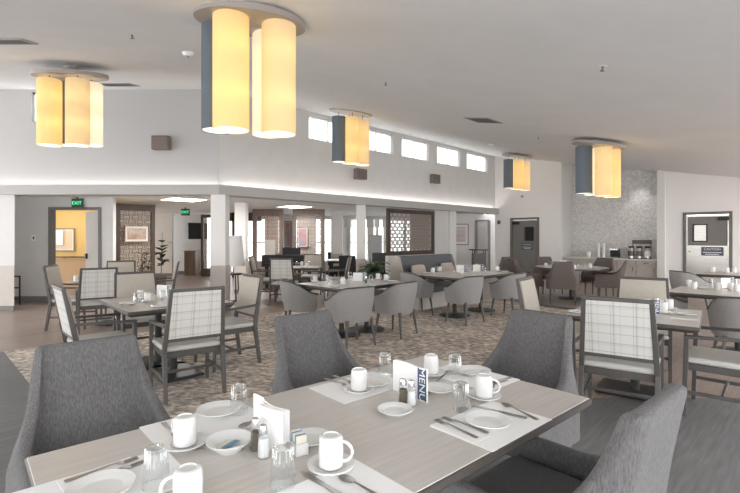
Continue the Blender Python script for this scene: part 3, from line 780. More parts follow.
pendant(-4.15,6.36,3.67,'B',[('tan',-40),('yellow',-130),('blue',140),('cream',50)],'pendant at the upper left with yellow, peach and cream cylinder shades',e=BE,gap=.07)
pendant(-.41,9.75,4.08,'A',[('blue',-170),('yellow',-80),('tan',10),('cream',100)],'middle pendant hanging before the clerestory windows with slate shade on its left',e=BE,L_=.95,gap=.12)
pendant(4.28,8.6,3.16,'A',[('blue',175),('tan',-95),('yellow',-5),('cream',85)],'pendant on the right in front of the tiled alcove with slate, peach and yellow shades',e=BE)
pendant(4.9,4.3,2.50,'A',[('blue',-165),('tan',-75),('yellow',15),('cream',105)],'pendant beyond the right edge of the photo over the window side of the room',e=5,L_=.6)
pendant(4.55,14.2,3.93,'A',[('blue',175),('yellow',-95),('tan',-5),('cream',85)],'small farthest pendant hanging before the far wall near the grey door',e=BE,gap=.12)

# ------------------------------------------------------------------ chairs
def make_armchair(front='tan_fabric',back='plaid'):
    t=thing('dining_armchair','armchair','chair')
    SW,SD,SH,AH,TH=.54,.50,.455,.655,1.0
    for s in (-1,1):
        lg=MB(); x=s*.255
        lg.bar((x,-.30,0),(x,-.235,.44),.032,.036,.036,.045,up=(0,1,0)); lg.bar((x,-.235,.435),(s*.222,-.345,TH),.036,.045,.034,.03,up=(0,1,0)); lg.build('leg','chair_frame',t,bevel=.004)
        lg=MB(); lg.bar((s*.265,.245,0),(s*.265,.225,AH-.02),.03,.03,.036,.036,up=(0,1,0)); lg.build('leg','chair_frame',t,bevel=.004)
        ar=MB(); ar.bar((s*.265,.245,AH-.01),(s*.25,-.27,AH+.015),.042,.026,.036,.026); ar.build('armrest','chair_frame',t,bevel=.006)
        st=MB(); st.bar((s*.262,.232,.20),(s*.255,-.268,.20),.02,.028); st.build('stretcher','chair_frame',t,bevel=.003)
    MB().bar((-.255,0,.20),(.255,0,.20),.02,.026).build('stretcher','chair_frame',t,bevel=.003)
    def bp(x,z,o=0): k=(z-.435)/(TH-.435); return (x,-.235-.11*k+o,z)
    MB().bar(bp(-.235,TH-.015),bp(.235,TH-.015),.032,.03).build('top_rail','chair_frame',t,bevel=.006)
    MB().bar(bp(-.245,.545),bp(.245,.545),.028,.036).build('lower_rail','chair_frame',t,bevel=.004)
    # back panel (outside) and padded inside
    def panel(y0,y1,z0,z1,w0,w1,bul=0):
        m=MB(); nx,nz=8,8; vs=[]
        for f_ in (0,1):
            for j in range(nz+1):
                for i in range(nx+1):
                    a_=i/nx*2-1; b_=j/nz; w=w0+(w1-w0)*b_; z=z0+(z1-z0)*b_
                    k=(z-.435)/(TH-.435); y=-.235-.11*k+(y0 if f_==0 else y1+bul*(1-a_**4)*(1-(2*b_-1)**4))
                    vs.append((a_*w/2,y,z))
        q=(nx+1)*(nz+1); fs=[]
        I=lambda f_,i,j:f_*q+j*(nx+1)+i
        for j in range(nz):
            for i in range(nx):
                fs.append((I(0,i,j),I(0,i+1,j),I(0,i+1,j+1),I(0,i,j+1))); fs.append((I(1,i,j),I(1,i,j+1),I(1,i+1,j+1),I(1,i+1,j)))
        for j in range(nz): fs.append((I(0,0,j),I(0,0,j+1),I(1,0,j+1),I(1,0,j))); fs.append((I(0,nx,j),I(1,nx,j),I(1,nx,j+1),I(0,nx,j+1)))
        for i in range(nx): fs.append((I(0,i,0),I(1,i,0),I(1,i+1,0),I(0,i+1,0))); fs.append((I(0,i,nz),I(0,i+1,nz),I(1,i+1,nz),I(1,i,nz)))
        return m.add(vs,fs)
    panel(-.012,.004,.555,TH-.025,.475,.42).build('back_panel',back,t)
    panel(.006,.035,.56,TH-.028,.475,.43,.02).build('back_cushion',front,t)
    MB().box((0,.005,.405),(.50,.46,.055)).build('seat_frame','chair_frame',t,bevel=.004)
    m=MB(); m.box((0,.01,.4575),(.52,.49,.05)); m.build('seat','seat_vinyl',t,bevel=.022,seg=4)
    return Proto(t)
ARM=make_armchair()

def shell(a,b,c,r,zb,arm,top,wtop,drop,th,lean,outer,inner=None,n=64,crown=.0,side_lean=.0,taper=0,bt=0,conc=False):
    """wrap-around chair shell: half width a, back at -b, arm tips at y=c, corner radius r"""
    pts=[]
    L1=c+b-r; Larc=pi/2*r; L2=a-r; T=L1+Larc+L2
    def pos(s):  # s from back centre outwards
        if s<L2: return (s,-b),(0,-1)
        s-=L2
        if s<Larc: g=s/r; return (a-r+r*sin(g),-b+r-r*cos(g)),(sin(g),-cos(g))
        s-=Larc; return (a,-b+r+s),(1,0)
    vs=[];K=0
    smp=[-T+2*T*k/n for k in range(n+1)]
    nz=6
    for s_ in smp:
        sg=1 if s_>=0 else -1; (x,y),(nx,ny)=pos(min(abs(s_),T-1e-6)); x*=sg; nx*=sg
        k=(abs(s_)-wtop)/drop; k=min(1,max(0,k)); k=(1-(1-k)**5) if conc else k*k*(3-2*k)
        zt=top+(arm-top)*k-crown*(1 if k==0 else 1-k)*(abs(s_)/wtop)**2 if abs(s_)<wtop else top+(arm-top)*k-crown*(1-k)
        # arms slope a touch to the front
        ring=[]
        hh=zt-zb; rd=min(.02,th*.4)
        o=[(0,zb)]+[(0,zb+hh*q/nz) for q in range(1,nz)]+[(0,zt-rd),(rd*.3,zt-rd*.3),(rd,zt),(th-rd,zt),(th-rd*.3,zt-rd*.3),(th,zt-rd)]+[(th,zb+hh*q/nz) for q in range(nz-1,0,-1)]+[(th,zb)]
        for (d,z) in o:
            l=max(0,z-.40)
            ln=lean*l*max(0,-ny); sl_=side_lean*l*abs(nx)
            tp=1-taper*(lambda q:q*q*(3-2*q))(min(1,max(0,(z-arm+.13)/.30)));tp*=1-bt*max(0,(.62-z)/.3);tq=1-bt*max(0,(.62-z)/.3);ring.append(((x-nx*d+nx*sl_)*tp,(y-ny*d-ln)*tq,z))
        K=len(ring); vs+=ring
    fs=[]
    m=len(smp)
    for i in range(m-1):
        for k in range(K-1): fs.append((i*K+k,(i+1)*K+k,(i+1)*K+k+1,i*K+k+1))
        fs.append((i*K+K-1,(i+1)*K+K-1,(i+1)*K,i*K))
    fs.append(tuple(range(K))); fs.append(tuple(range((m-1)*K+K-1,(m-1)*K-1,-1)))
    return MB().add(vs,fs)
def taper_legs(t,xf,yf,xb,yb,z,m,w0=.02,w1=.036,splay=.03):
    for sx,x,y,sp in ((-1,xf,yf,1),(1,xf,yf,1),(-1,xb,yb,-1),(1,xb,yb,-1)):
        MB().bar((sx*(x+splay),y+sp*splay,0),(sx*x,y,z),w0,w0,w1,w1,up=(0,1,0)).build('leg',m,t,bevel=.004)
def make_wing():
    t=thing('wing_armchair','wing','chair')
    shell(.325,.31,.26,.10,.27,.575,.955,.27,.46,.06,.19,None,n=100,crown=.0,side_lean=.0,taper=.215,conc=True).build('shell','charcoal',t,ang=60)
    s=MB().box((0,.01,.43),(.50,.52,.11)); s.build('seat','charcoal',t,bevel=.035,seg=4)
    MB().box((0,0,.32),(.52,.50,.11)).build('seat_base','charcoal',t,bevel=.02)
    taper_legs(t,.25,.21,.24,-.24,.29,'chair_frame')
    return Proto(t)
WING=make_wing()
def make_club():
    t=thing('club_chair','club','chair')
    shell(.33,.29,.24,.10,.33,.62,.93,.265,.46,.055,.18,None,n=64,crown=.0,taper=.24,conc=True).build('shell','club_fabric',t,ang=60)
    MB().box((0,.01,.43),(.49,.48,.11)).build('seat','club_fabric',t,bevel=.03,seg=3)
    taper_legs(t,.24,.18,.24,-.23,.35,'chair_frame',splay=.01)
    return Proto(t)
CLUB=make_club()
def make_barrel():
    t=thing('barrel_chair','barrel','chair')
    shell(.30,.29,.20,.27,.34,.60,.80,.22,.46,.05,.10,None,n=56,crown=.01,bt=.14).build('shell','barrel_fabric',t,ang=60)
    # dark wooden arm cap following the rim
    cap=shell(.304,.294,.205,.27,.595,.615,.813,.22,.46,.058,.10,None,n=56,crown=.01)
    # keep only the top band of the cap
    vs=[];K=19
    for i in range(len(cap.v)//K):
        ring=cap.v[i*K:(i+1)*K]; zt=max(p[2] for p in ring)
        for q,p in enumerate(ring): vs.append((p[0],p[1],max(p[2],zt-.016)))
    cap.v=vs; cap.build('arm_cap','chair_frame',t,ang=60)
    MB().lathe([(0,.39),(.235,.39),(.25,.41),(.25,.45),(.235,.47),(0,.475)],40,sc=(1,.98)).build('seat','barrel_inner',t)
    taper_legs(t,.20,.15,.19,-.20,.37,'chair_frame',splay=.045)
    return Proto(t)
BARREL=make_barrel()

# ------------------------------------------------------------------ tables
def table(name,label,c,ang,L_,W_,peds=((0,0),),base='disc',cat='table',hgt=.75,R_=.28,corner=.0,rnd=False):
    t=thing(name,label,cat,(c[0],c[1],0),ang)
    if rnd:
        MB().lathe([(0,hgt-.02),(W_/2-.004,hgt-.02),(W_/2-.004,hgt),(0,hgt)],64).build('tabletop','table_laminate',t)
        MB().lathe([(W_/2-.03,hgt-.045),(W_/2,hgt-.035),(W_/2,hgt-.004),(W_/2-.004,hgt-.004)],64).build('edge_band','table_edge',t)
    else:
        MB().box((0,0,hgt-.006),(L_-.014,W_-.014,.012)).build('tabletop','table_laminate',t,bevel=.002)
        e=MB(); x,y=L_/2,W_/2
        vs=[];fs=[]
        for (i_,z) in ((.007,hgt-.002),(.001,hgt-.006),(.0,hgt-.028),(.028,hgt-.055),(.10,hgt-.055),(.10,hgt-.03)):
            vs+=[(-x+i_,-y+i_,z),(x-i_,-y+i_,z),(x-i_,y-i_,z),(-x+i_,y-i_,z)]
        for k in range(5):
            for q in range(4): fs.append((k*4+q,k*4+(q+1)%4,(k+1)*4+(q+1)%4,(k+1)*4+q))
        e.add(vs,fs).build('edge_band','table_edge',t,smooth=False)
    for (px_,py_) in peds:
        MB().lathe([(.038,.03),(.038,hgt-.06)],20,c=(px_,py_,0)).build('column','black_metal',t)
        MB().box((px_,py_,hgt-.055),(.42,.42*.3,.014)).build('top_bracket','black_metal',t)
        if base=='disc':
            MB().lathe([(0,.012),(R_,.012),(R_,.022),(R_*.4,.035),(.05,.05),(0,.05)],48,c=(px_,py_,0)).build('base','black_metal',t)
        else:
            MB().box((px_,py_,.025),(R_*1.5,R_*2.2,.03)).build('base','black_metal',t,bevel=.01)
        for a_ in (45,135,225,315):
            q=R_*.92 if base=='disc' else R_*.9
            MB().lathe([(0,0),(.02,0),(.022,.008),(.014,.014),(0,.014)],12,c=(px_+q*cos(radians(a_)),py_+q*sin(radians(a_)),0)).build('glide','chrome',t)
    return t
TA=radians(41.6)
P1=Vector((-1.10,1.455)); du=Vector((cos(TA),sin(TA))); dn_=Vector((sin(TA),-cos(TA)))
T0L,T0W=1.90,.97
T0C=P1+du*T0L/2+dn_*T0W/2
table('dining_table','large pale wood-look dining table in the foreground set with white crockery',T0C,TA,T0L,T0W,((-.5,0),(.5,0)))
TLc=(-2.25,5.04); table('dining_table','square dining table on the left among the plaid chairs',TLc,radians(42),1.05,1.18,((0,-.25),(0,.25)),base='plate')
TL2c=(-4.28,7.72); table('dining_table','small table farther back on the left near the yellow doorway',TL2c,radians(42),.95,1.0)
TMc=(-1.66,10.75); table('dining_table','small square table beyond the beam in front of the piano',TMc,radians(0),1.0,.9)
TCc=(-.28,7.0); table('dining_table','rectangular table ringed by grey barrel chairs left of the bench',TCc,radians(45),1.35,1.05,((-.25,-.05),(.27,-.05)))
TDc=(1.80,8.80); table('dining_table','long table in front of the dark grey bench',TDc,radians(45),1.85,1.12,((-.45,-.1),(.45,-.1)))
TEc=(4.72,10.75); table('round_table','round table among the brown chairs before the coffee alcove',TEc,0,1.6,1.6,rnd=True)
TFc=(2.46,4.25); table('dining_table','square dining table on the right behind the plaid armchair',TFc,radians(53),1.02,1.0,((0,0),),base='plate')
TGc=(4.60,5.72); table('dining_table','table at the right edge between grey barrel chairs',TGc,radians(-45),1.4,.95)
THc=(6.95,8.75); table('dining_table','farthest table on the right in front of the service door',THc,radians(45),1.1,1.0)

# chairs around the tables
def put(P,x,y,dx,dy,label): return P.put((x,y,0),face(dx,dy),label)
put(WING,-1.10,1.92,.665,-.747,'charcoal wing chair at the left, its back turned to the plaid chairs')
put(WING,-.175,2.69,.665,-.747,'charcoal wing chair at the middle of the far side of the big table')
put(WING,.83,2.75,-.75,-.66,'charcoal wing chair at the far end of the big table, left of plaid armchair')
put(WING,.64,1.70,-.665,.747,'charcoal wing chair nearest the camera at the lower right')
# left plaid group
put(ARM,-1.735,4.34,-.60,.80,'plaid-backed armchair with its back to the camera at the left square table')
put(ARM,-1.66,5.26,-.75,-.66,'plaid armchair right of the left square table, facing left')
put(ARM,-2.60,4.42,.72,.69,'plaid armchair at the left side of the left square table, seen from behind its back')
put(ARM,-2.82,5.68,.66,-.75,'armchair at the far side of the left square table, facing the camera')
put(ARM,-4.16,7.00,-.55,.83,'plaid-backed chair in the second left group with its back to the camera')
put(ARM,-4.78,7.40,.85,.2,'leftmost armchair of the room, before the pale wall')
put(ARM,-4.62,8.45,.4,-.9,'armchair facing the camera below the tall lattice screen')
put(ARM,-3.9,8.45,-.85,-.35,'armchair seen from the side between left tables and the hall floor')
# hall group
put(ARM,-1.85,9.95,.05,1,'plaid-backed armchair with its back to the camera before the piano')
put(ARM,-2.45,10.75,1,.1,'armchair at the left of the hall table, facing right')
put(ARM,-1.5,11.75,0,-1,'armchair at the far side of the hall table, before the brown screens')
put(ARM,-.80,10.9,-1,.05,'narrow-looking armchair at the right of the hall table, facing left')
# barrel chairs
put(BARREL,-.26,6.15,-.60,.80,'grey barrel chair with its back to the camera at the left barrel table')
put(BARREL,.37,6.80,-.82,.57,'grey barrel chair at the right side of the left barrel table')
put(BARREL,-1.05,7.02,.95,.30,'barrel chair at the left end of the left barrel table')
put(BARREL,1.60,7.80,-.62,.78,'grey barrel chair with its back to the camera at the bench table')
put(BARREL,2.52,8.42,-.7,.7,'grey barrel chair second from the camera along the bench table')
put(BARREL,.90,8.58,.95,.3,'barrel chair at the left end of the bench table')
put(BARREL,4.12,6.30,.70,-.45,'blue-grey barrel chair facing right at the table by the right edge')
put(BARREL,4.15,5.10,.45,.85,'grey barrel chair cut by the right edge with its back to the camera')
put(BARREL,6.1,8.75,.9,.1,'barrel chair left of the farthest right table')
# brown club chairs
put(CLUB,4.22,10.05,.35,.93,'brown club chair with its back to the camera at the round table')
put(CLUB,5.38,10.35,-.85,.5,'brown club chair right of the round table, seen from the side facing left')
put(CLUB,5.62,11.25,-.75,-.65,'brown club chair behind the round table facing the camera, before the coffee maker')
put(CLUB,4.62,11.80,.05,-1,'brown club chair at the far side of the round table, hidden behind another')
put(CLUB,3.62,10.65,.98,.15,'brown club chair left of the round table facing right')
put(CLUB,3.75,12.3,.3,.9,'dark brown club chair before the far grey door')
# right plaid group
put(ARM,2.02,3.68,.56,.83,'largest plaid-backed armchair on the right, its back to the camera')
put(ARM,2.86,4.84,-.56,-.83,'tan-fronted armchair behind the right square table, facing the camera')
put(ARM,2.90,3.74,-.74,.67,'armchair cut by the right edge, only its pale seat and arms in view')
put(ARM,2.00,4.92,.80,-.60,'pale-backed armchair at the left of the right square table')

# tray stand by the pier
ts=thing('tray_stand','small dark folding stand against the pale pier at the left','stand',(atY(18.5,9.75),9.75,0),radians(82))
for s in (-1,1):
    MB().bar((-.09,s*.12,0),(-.09,s*.12,.64),.022).build('post','black_metal',ts); 
for z in (.15,.38,.62): MB().box((-.09,0,z),(.022,.218,.03)).build('crossbar','black_metal',ts)
for s in (-1,1): MB().box((-.02,s*.12,.012),(.26,.03,.024)).build('foot','chrome',ts)

# bench with high back
bl0=Vector((.66,9.33)); bl1=Vector((1.95,10.62)); bm=(bl0+bl1)/2; bL=(bl1-bl0).length
bn=thing('banquette','dark grey high-backed upholstered bench behind the long table','bench',(bm.x,bm.y,0),radians(45))
bk=MB(); 
bk.add([(-bL/2,0,.25),(bL/2,0,.25),(bL/2,.08,1.06),(-bL/2,.08,1.06),(-bL/2,.16,.25),(bL/2,.16,.25),(bL/2,.16,1.06),(-bL/2,.16,1.06)],[(0,1,2,3),(5,4,7,6),(4,0,3,7),(1,5,6,2),(3,2,6,7),(4,5,1,0)])
bk.build('backrest','bench_fabric',bn,bevel=.02,seg=3)
MB().box((0,-.28,.40),(bL-.02,.54,.14)).build('seat','bench_fabric',bn,bevel=.03,seg=3)
MB().box((0,-.24,.165),(bL-.04,.42,.33)).build('base','bench_side',bn,smooth=False)
for s in (-1,1):
    pnl=MB(); x=s*(bL/2+.018)
    vs=[]
    for dx in (-.015,.015): vs+=[(x+dx,-.45,0),(x+dx,.52,0),(x+dx,.20,1.05),(x+dx,.06,1.05),(x+dx,-.10,.52),(x+dx,-.45,.46)]
    pnl.add(vs,[(5,4,3,2,1,0),(6,7,8,9,10,11)]+[(i,(i+1)%6,6+(i+1)%6,6+i) for i in range(6)]); pnl.build('end_panel','bench_side',bn,smooth=False)
def pillow(x,y,z,rz,label,w=.44):
    m=MB(); n=14; vs=[];fs=[]
    for f_ in (-1,1):
        for j in range(n+1):
            for i in range(n+1):
                a_=i/n*2-1;b_=j/n*2-1
                th=.065*((1-a_**4)*(1-b_**4))**.5
                pin=1-.06*(b_*b_) ; pin2=1-.06*(a_*a_)
                vs.append((a_*w/2*pin,f_*th,b_*w*.47*pin2+w*.47))
    q=(n+1)**2
    for j in range(n):
        for i in range(n):
            A_=j*(n+1)+i; fs.append((A_,A_+1,A_+n+2,A_+n+1)); fs.append((q+A_,q+A_+n+1,q+A_+n+2,q+A_+1))
    m.add(vs,fs); o=m.build('throw_pillow','pillow',ang=80); o.location=(x,y,z); o.rotation_euler=(radians(-14),0,rz); tag(o,label,'pillow')
pz=.475
p=bl0+U*.40+V*.17; pillow(p.x,p.y,pz,radians(45),'pink-beige throw pillow at the left end of the grey bench')
p=bl0+U*1.42+V*.17; pillow(p.x,p.y,pz,radians(45),'pink-beige throw pillow at the right end of the grey bench')

# plants
def leaf(m,base,tip,w,droop=.1):
    b=Vector(base);t_=Vector(tip);n=6; d=(t_-b); side=d.cross(Vector((0,0,1)))
    if side.length<1e-4: side=Vector((1,0,0))
    side.normalize(); vs=[]
    for i in range(n+1):
        k=i/n; p=b+d*k+Vector((0,0,-droop*d.length*(k*k))); ww=w*sin(pi*min(1,.08+k*.92))**.8 if k<1 else 0
        vs+= [p+side*ww/2,p-side*ww/2+Vector((0,0,.0))]
    m.add(vs,[(2*i,2*i+1,2*i+3,2*i+2) for i in range(n)])
def plant(x,y,label,hgt,spread,nl,m='leaf',lw=.09,pot=(.16,.35),stems=4,droop=.35,seed=1,z0=0):
    rnd=random.Random(seed)
    t=thing('potted_plant',label,'plant',(x,y,z0))
    pr,ph=pot
    MB().lathe([(0,0),(pr*.75,0),(pr,ph),(pr*.9,ph),(pr*.86,ph-.03),(0,ph-.03)],28).build('pot','pot',t)
    st=MB(); lv=MB()
    for s in range(stems):
        a_=rnd.uniform(0,2*pi); top=Vector((cos(a_)*spread*.25,sin(a_)*spread*.25,ph+(hgt-ph)*rnd.uniform(.55,.9)))
        b_=Vector((cos(a_)*.04,sin(a_)*.04,ph-.03)); st.tube([b_,(b_+top)/2+Vector((0,0,.03)),top],.011,6,r2=.005)
        for k in range(nl):
            q=rnd.uniform(.35,1); p=b_+(top-b_)*q; g=rnd.uniform(0,2*pi); r=spread*rnd.uniform(.5,1)
            tip=p+Vector((cos(g)*r,sin(g)*r,rnd.uniform(.05,.45)*hgt*.35)); leaf(lv,p,tip,lw*rnd.uniform(.7,1.2),droop)
    st.build('stem','brown_wood',t); lv.build('foliage',m,t,smooth=True)
x_,y_=at(381,302); plant(.10,9.05,'bushy dark green potted plant left of the grey bench',1.12,.42,22,'leaf',.19,(.2,.4),5,seed=3)
plant(-5.9,12.9,'tall potted plant with sparse broad leaves by the tan hall wall',1.75,.34,8,'leaf_dark',.20,(.17,.35),3,seed=8)
plant(-5.35,10.9,'leafy potted plant before the tall lattice screen',1.25,.32,9,'leaf_dark',.045,(.15,.32),5,seed=5)

# lamp beside corner column
lx,ly=atY(232,10.3),10.35
sd=thing('side_table','small dark side table carrying the white lamp behind the corner column','table',(lx,ly,0))
MB().lathe([(0,.60),(.22,.60),(.22,.63),(0,.63)],32).build('tabletop','black_metal',sd)
for a_ in (45,135,225,315): MB().bar((.15*cos(radians(a_)),.15*sin(radians(a_)),0),(.13*cos(radians(a_)),.13*sin(radians(a_)),.60),.025).build('leg','black_metal',sd)
lm=thing('table_lamp','white table lamp with a large flared shade right of the corner column','lamp',(lx,ly,.63))
MB().lathe([(0,0),(.09,0),(.09,.015),(.03,.03),(.02,.3),(0,.3)],24).build('base','chrome',lm)
MB().lathe([(.27,.17),(.20,.85),(.196,.85),(.266,.17),(.27,.17)],40).build('lamp_shade','lampshade',lm)

# piano with music sheet
pn=thing('piano','black piano standing in the hall before the brown lattice screens','piano',(-2.3,13.1,0))
b=MB(); out=[(-.72,-.35),(.72,-.35),(.72,0.05),(.55,.35),(.25,.6),(.1,.85),(-.35,.95),(-.72,.8)]
b.prism(out,.62,.95); b.build('body','black',pn,bevel=.01)
#MB().add([(p_[0],p_[1],.96) for p_ in out[2:]]+[(p_[0]*.9+.30,p_[1]+.05,1.22) for p_ in out[2:]],[tuple(range(6))]) 
if 0: l=MB(); l.add([(-.70,.1,.955),(.70,.1,1.30),(.6,.45,1.28),(.2,.9,1.15),(-.3,.95,1.05),(-.70,.8,.955),(-.70,.1,.975),(.70,.1,1.32),(.6,.45,1.30),(.2,.9,1.17),(-.3,.95,1.07),(-.70,.8,.975)],[(5,4,3,2,1,0),(6,7,8,9,10,11)]+[(i,(i+1)%6,6+(i+1)%6,6+i) for i in range(6)]); MB().box((.10,.30,1.09),(.95,.35,.26)).build('lid','black',pn,bevel=.09,seg=5)
MB().box((0,-.42,.70),(1.3,.16,.06)).build('keyboard','black',pn,bevel=.01)
MB().box((.1,-.28,1.05),(.5,.02,.2)).build('music_desk','black',pn)
for q in ((-.6,-.2),(.6,-.2),(-.2,.7)): MB().bar((q[0],q[1],0),(q[0],q[1],.63),.07,.07,.1,.1).build('leg','black',pn)
ms=MB(); ms.add([(-.15,0,0),(.15,0,0),(.15,.06,.42),(-.15,.06,.42),(-.15,.012,0),(.15,.012,0),(.15,.072,.42),(-.15,.072,.42)],[(0,1,2,3),(5,4,7,6),(0,4,5,1),(1,5,6,2),(2,6,7,3),(3,7,4,0)])
mo=ms.build('sheet_music','cream_porcelain',smooth=False); mo.location=(-2.80,12.79,.951); tag(mo,'cream upright card of sheet music standing on the black piano','card')

# sunroom dark chairs and table
def make_dark():
    t=thing('dark_side_chair','x','chair')
    MB().box((0,0,.45),(.46,.46,.09)).build('seat','black_metal',t,bevel=.02)
    m=MB(); m.add([(-.23,-.23,.42),(.23,-.23,.42),(.23,-.30,.95),(-.23,-.30,.95),(-.23,-.17,.42),(.23,-.17,.42),(.23,-.25,.95),(-.23,-.25,.95)],[(0,1,2,3),(5,4,7,6),(4,0,3,7),(1,5,6,2),(3,2,6,7),(4,5,1,0)]); m.build('backrest','black_metal',t,bevel=.015)
    for sx in (-1,1):
        for sy in (-1,1): MB().bar((sx*.2,sy*.2,0),(sx*.2,sy*.2,.41),.03).build('leg','black',t)
    return Proto(t)
DARK=make_dark()
put(DARK,atY(328,12.9),12.9,.9,.3,'black side chair at the left of the sunroom table, seen from the side')
put(DARK,atY(349,12.7),12.55,.1,1,'black side chair with its back to the camera left of the near white column')
put(DARK,atY(377,14.3),14.3,-.3,-1,'black side chair just right of the near white column')
put(DARK,atY(334,14.6),15.15,.2,-1,'black side chair at the far side of the sunroom table')
t=thing('sunroom_table','white-topped table with dark legs in the sunroom between the columns','table',(atY(348,13.7),13.7,0))
MB().box((0,0,.76),(1.25,.8,.03)).build('tabletop','white_trim',t,bevel=.004)
MB().box((0,0,.71),(1.1,.66,.07)).build('apron','black',t)
for sx in (-1,1):
    for sy in (-1,1): MB().box((sx*.5,sy*.3,.36),(.07,.07,.72)).build('leg','black',t)

# ------------------------------------------------------------------ tableware prototypes
def P_mug(m='porcelain'):
    t=thing('mug','m','mug')   # turned upside down, foot ring up
    MB().lathe([(.033,0),(.0365,.003),(.0375,.05),(.0360,.082),(.0325,.091),(.026,.0945),(.024,.0945),(.023,.090),(0,.090)],36).build('body',m,t)
    MB().tube([(.036+.030*sin(pi*k/16),0,.047+.029*cos(pi*k/16)) for k in range(17)],.0048,10).build('handle',m,t)
    return Proto(t)
def P_glass():
    t=thing('tumbler','g','glass')
    MB().lathe([(.036,0),(.033,.05),(.0285,.108),(.024,.112),(0,.1125)],80,flute=.035,nf=16).build('wall','glass',t,ang=60)
    MB().lathe([(0,.095),(.022,.096),(.026,.104),(.0245,.110),(0,.111)],30).build('thick_base','glass',t)
    MB().lathe([(.0350,0),(.037,0),(.037,.003),(.0350,.003),(.0350,0)],40).build('rim','glass',t)
    return Proto(t)
def plate_prof(r,h=.016): return [(0,.003),(r*.55,.003),(r*.58,.0),(r*.62,.0),(r*.68,.005),(r*.80,.009),(r,h),(r*.995,h+.003),(r*.82,.0135),(r*.72,.011),(r*.66,.0075),(r*.60,.006),(0,.006)]
def P_lathe(name,cat,prof,m,n=48):
    o=MB().lathe(prof,n).build(name,m); tag(o,'x',cat); return Proto(o)
MUG=P_mug(); GLASS=P_glass()
PLATE=P_lathe('side_plate','plate',plate_prof(.086),'porcelain')
SAUCER=P_lathe('saucer','saucer',plate_prof(.072,.014),'porcelain')
SMALL=P_lathe('small_plate','plate',plate_prof(.070,.015),'porcelain')
BOWL=P_lathe('bowl','bowl',[(0,.004),(.03,.004),(.036,0),(.04,.0),(.05,.012),(.074,.034),(.075,.038),(.071,.036),(.045,.016),(.03,.010),(0,.009)],'porcelain')
def cutlery(kind):
    t=thing(kind,'c','cutlery')
    h=MB(); vs=[];n=10
    L0,L1=-.10,.02
    def strip(m,secs,th=.0016):
        vs=[];K=len(secs)
        for (y,w,z) in secs: vs+=[(-w/2,y,z+.0004),(w/2,y,z+.0004),(w/2,y,z+th+.0004),(-w/2,y,z+th+.0004)]
        fs=[(3,2,1,0),tuple((K-1)*4+i for i in range(4))]
        for i in range(K-1):
            for q in range(4): fs.append((i*4+q,i*4+(q+1)%4,(i+1)*4+(q+1)%4,(i+1)*4+q))
        m.add(vs,fs)
    if kind=='knife':
        strip(h,[(-.11,.014,0),(-.105,.018,0),(-.03,.014,0),(0,.012,.001)],.004); h.build('handle','silver',t)
        b=MB(); strip(b,[(0,.012,.001),(.02,.018,.001),(.09,.019,.0),(.11,.012,0),(.116,.003,0)],.0015); b.build('blade','silver',t)
    else:
        strip(h,[(-.10,.016,0),(-.09,.018,0),(-.03,.009,.003),(.02,.006,.006),(.03,.007,.006)],.002); h.build('handle','silver',t)
        if kind=='fork':
            b=MB(); strip(b,[(.03,.007,.006),(.04,.020,.005),(.055,.024,.001)],.0016)
            for k in range(4): x=(-1.5+k)*.0065; b.bar((x,.054,.0018),(x,.095,.004),.0032,.0016)
            b.build('tines','silver',t)
        else:
            b=MB(); vs=[];N_=20
            for r_,z in ((1,.006),(.7,.0025),(.35,.001)): vs+=[(.017*r_*cos(2*pi*k/N_),.060+.030*r_*sin(2*pi*k/N_),z+.0005) for k in range(N_)]
            fs=[(i*N_+k,i*N_+(k+1)%N_,(i+1)*N_+(k+1)%N_,(i+1)*N_+k) for i in range(2) for k in range(N_)]+[tuple(range(2*N_,3*N_))]
            b.add(vs,fs); b.build('bowl','silver',t)
    return Proto(t)
FORK,KNIFE,SPOON=cutlery('fork'),cutlery('knife'),cutlery('spoon')
def P_shaker(m,nm):
    t=thing(nm,'s','shaker')
    MB().lathe([(0,0),(.021,0),(.022,.004),(.018,.062),(.0145,.078),(0,.078)],10).build('jar','glass',t,ang=20)
    MB().lathe([(0,.002),(.0185,.002),(.0155,.060),(0,.060)],10).build('contents',m,t)
    MB().lathe([(.0155,.076),(.0155,.090),(.013,.101),(.005,.105),(0,.105)],20).build('cap','chrome',t)
    return Proto(t)
SALT,PEP=P_shaker('salt','salt_shaker'),P_shaker('pepper','pepper_shaker')
def P_mat(w,l,name,cat,m='linen'):
    o=MB().box((0,0,.0006),(w,l,.0012)).build(name,m,smooth=False); tag(o,'x',cat); return Proto(o)
MAT=P_mat(.40,.27,'placemat','placemat','linen'); NAP=P_mat(.085,.20,'folded_napkin','napkin','paper')
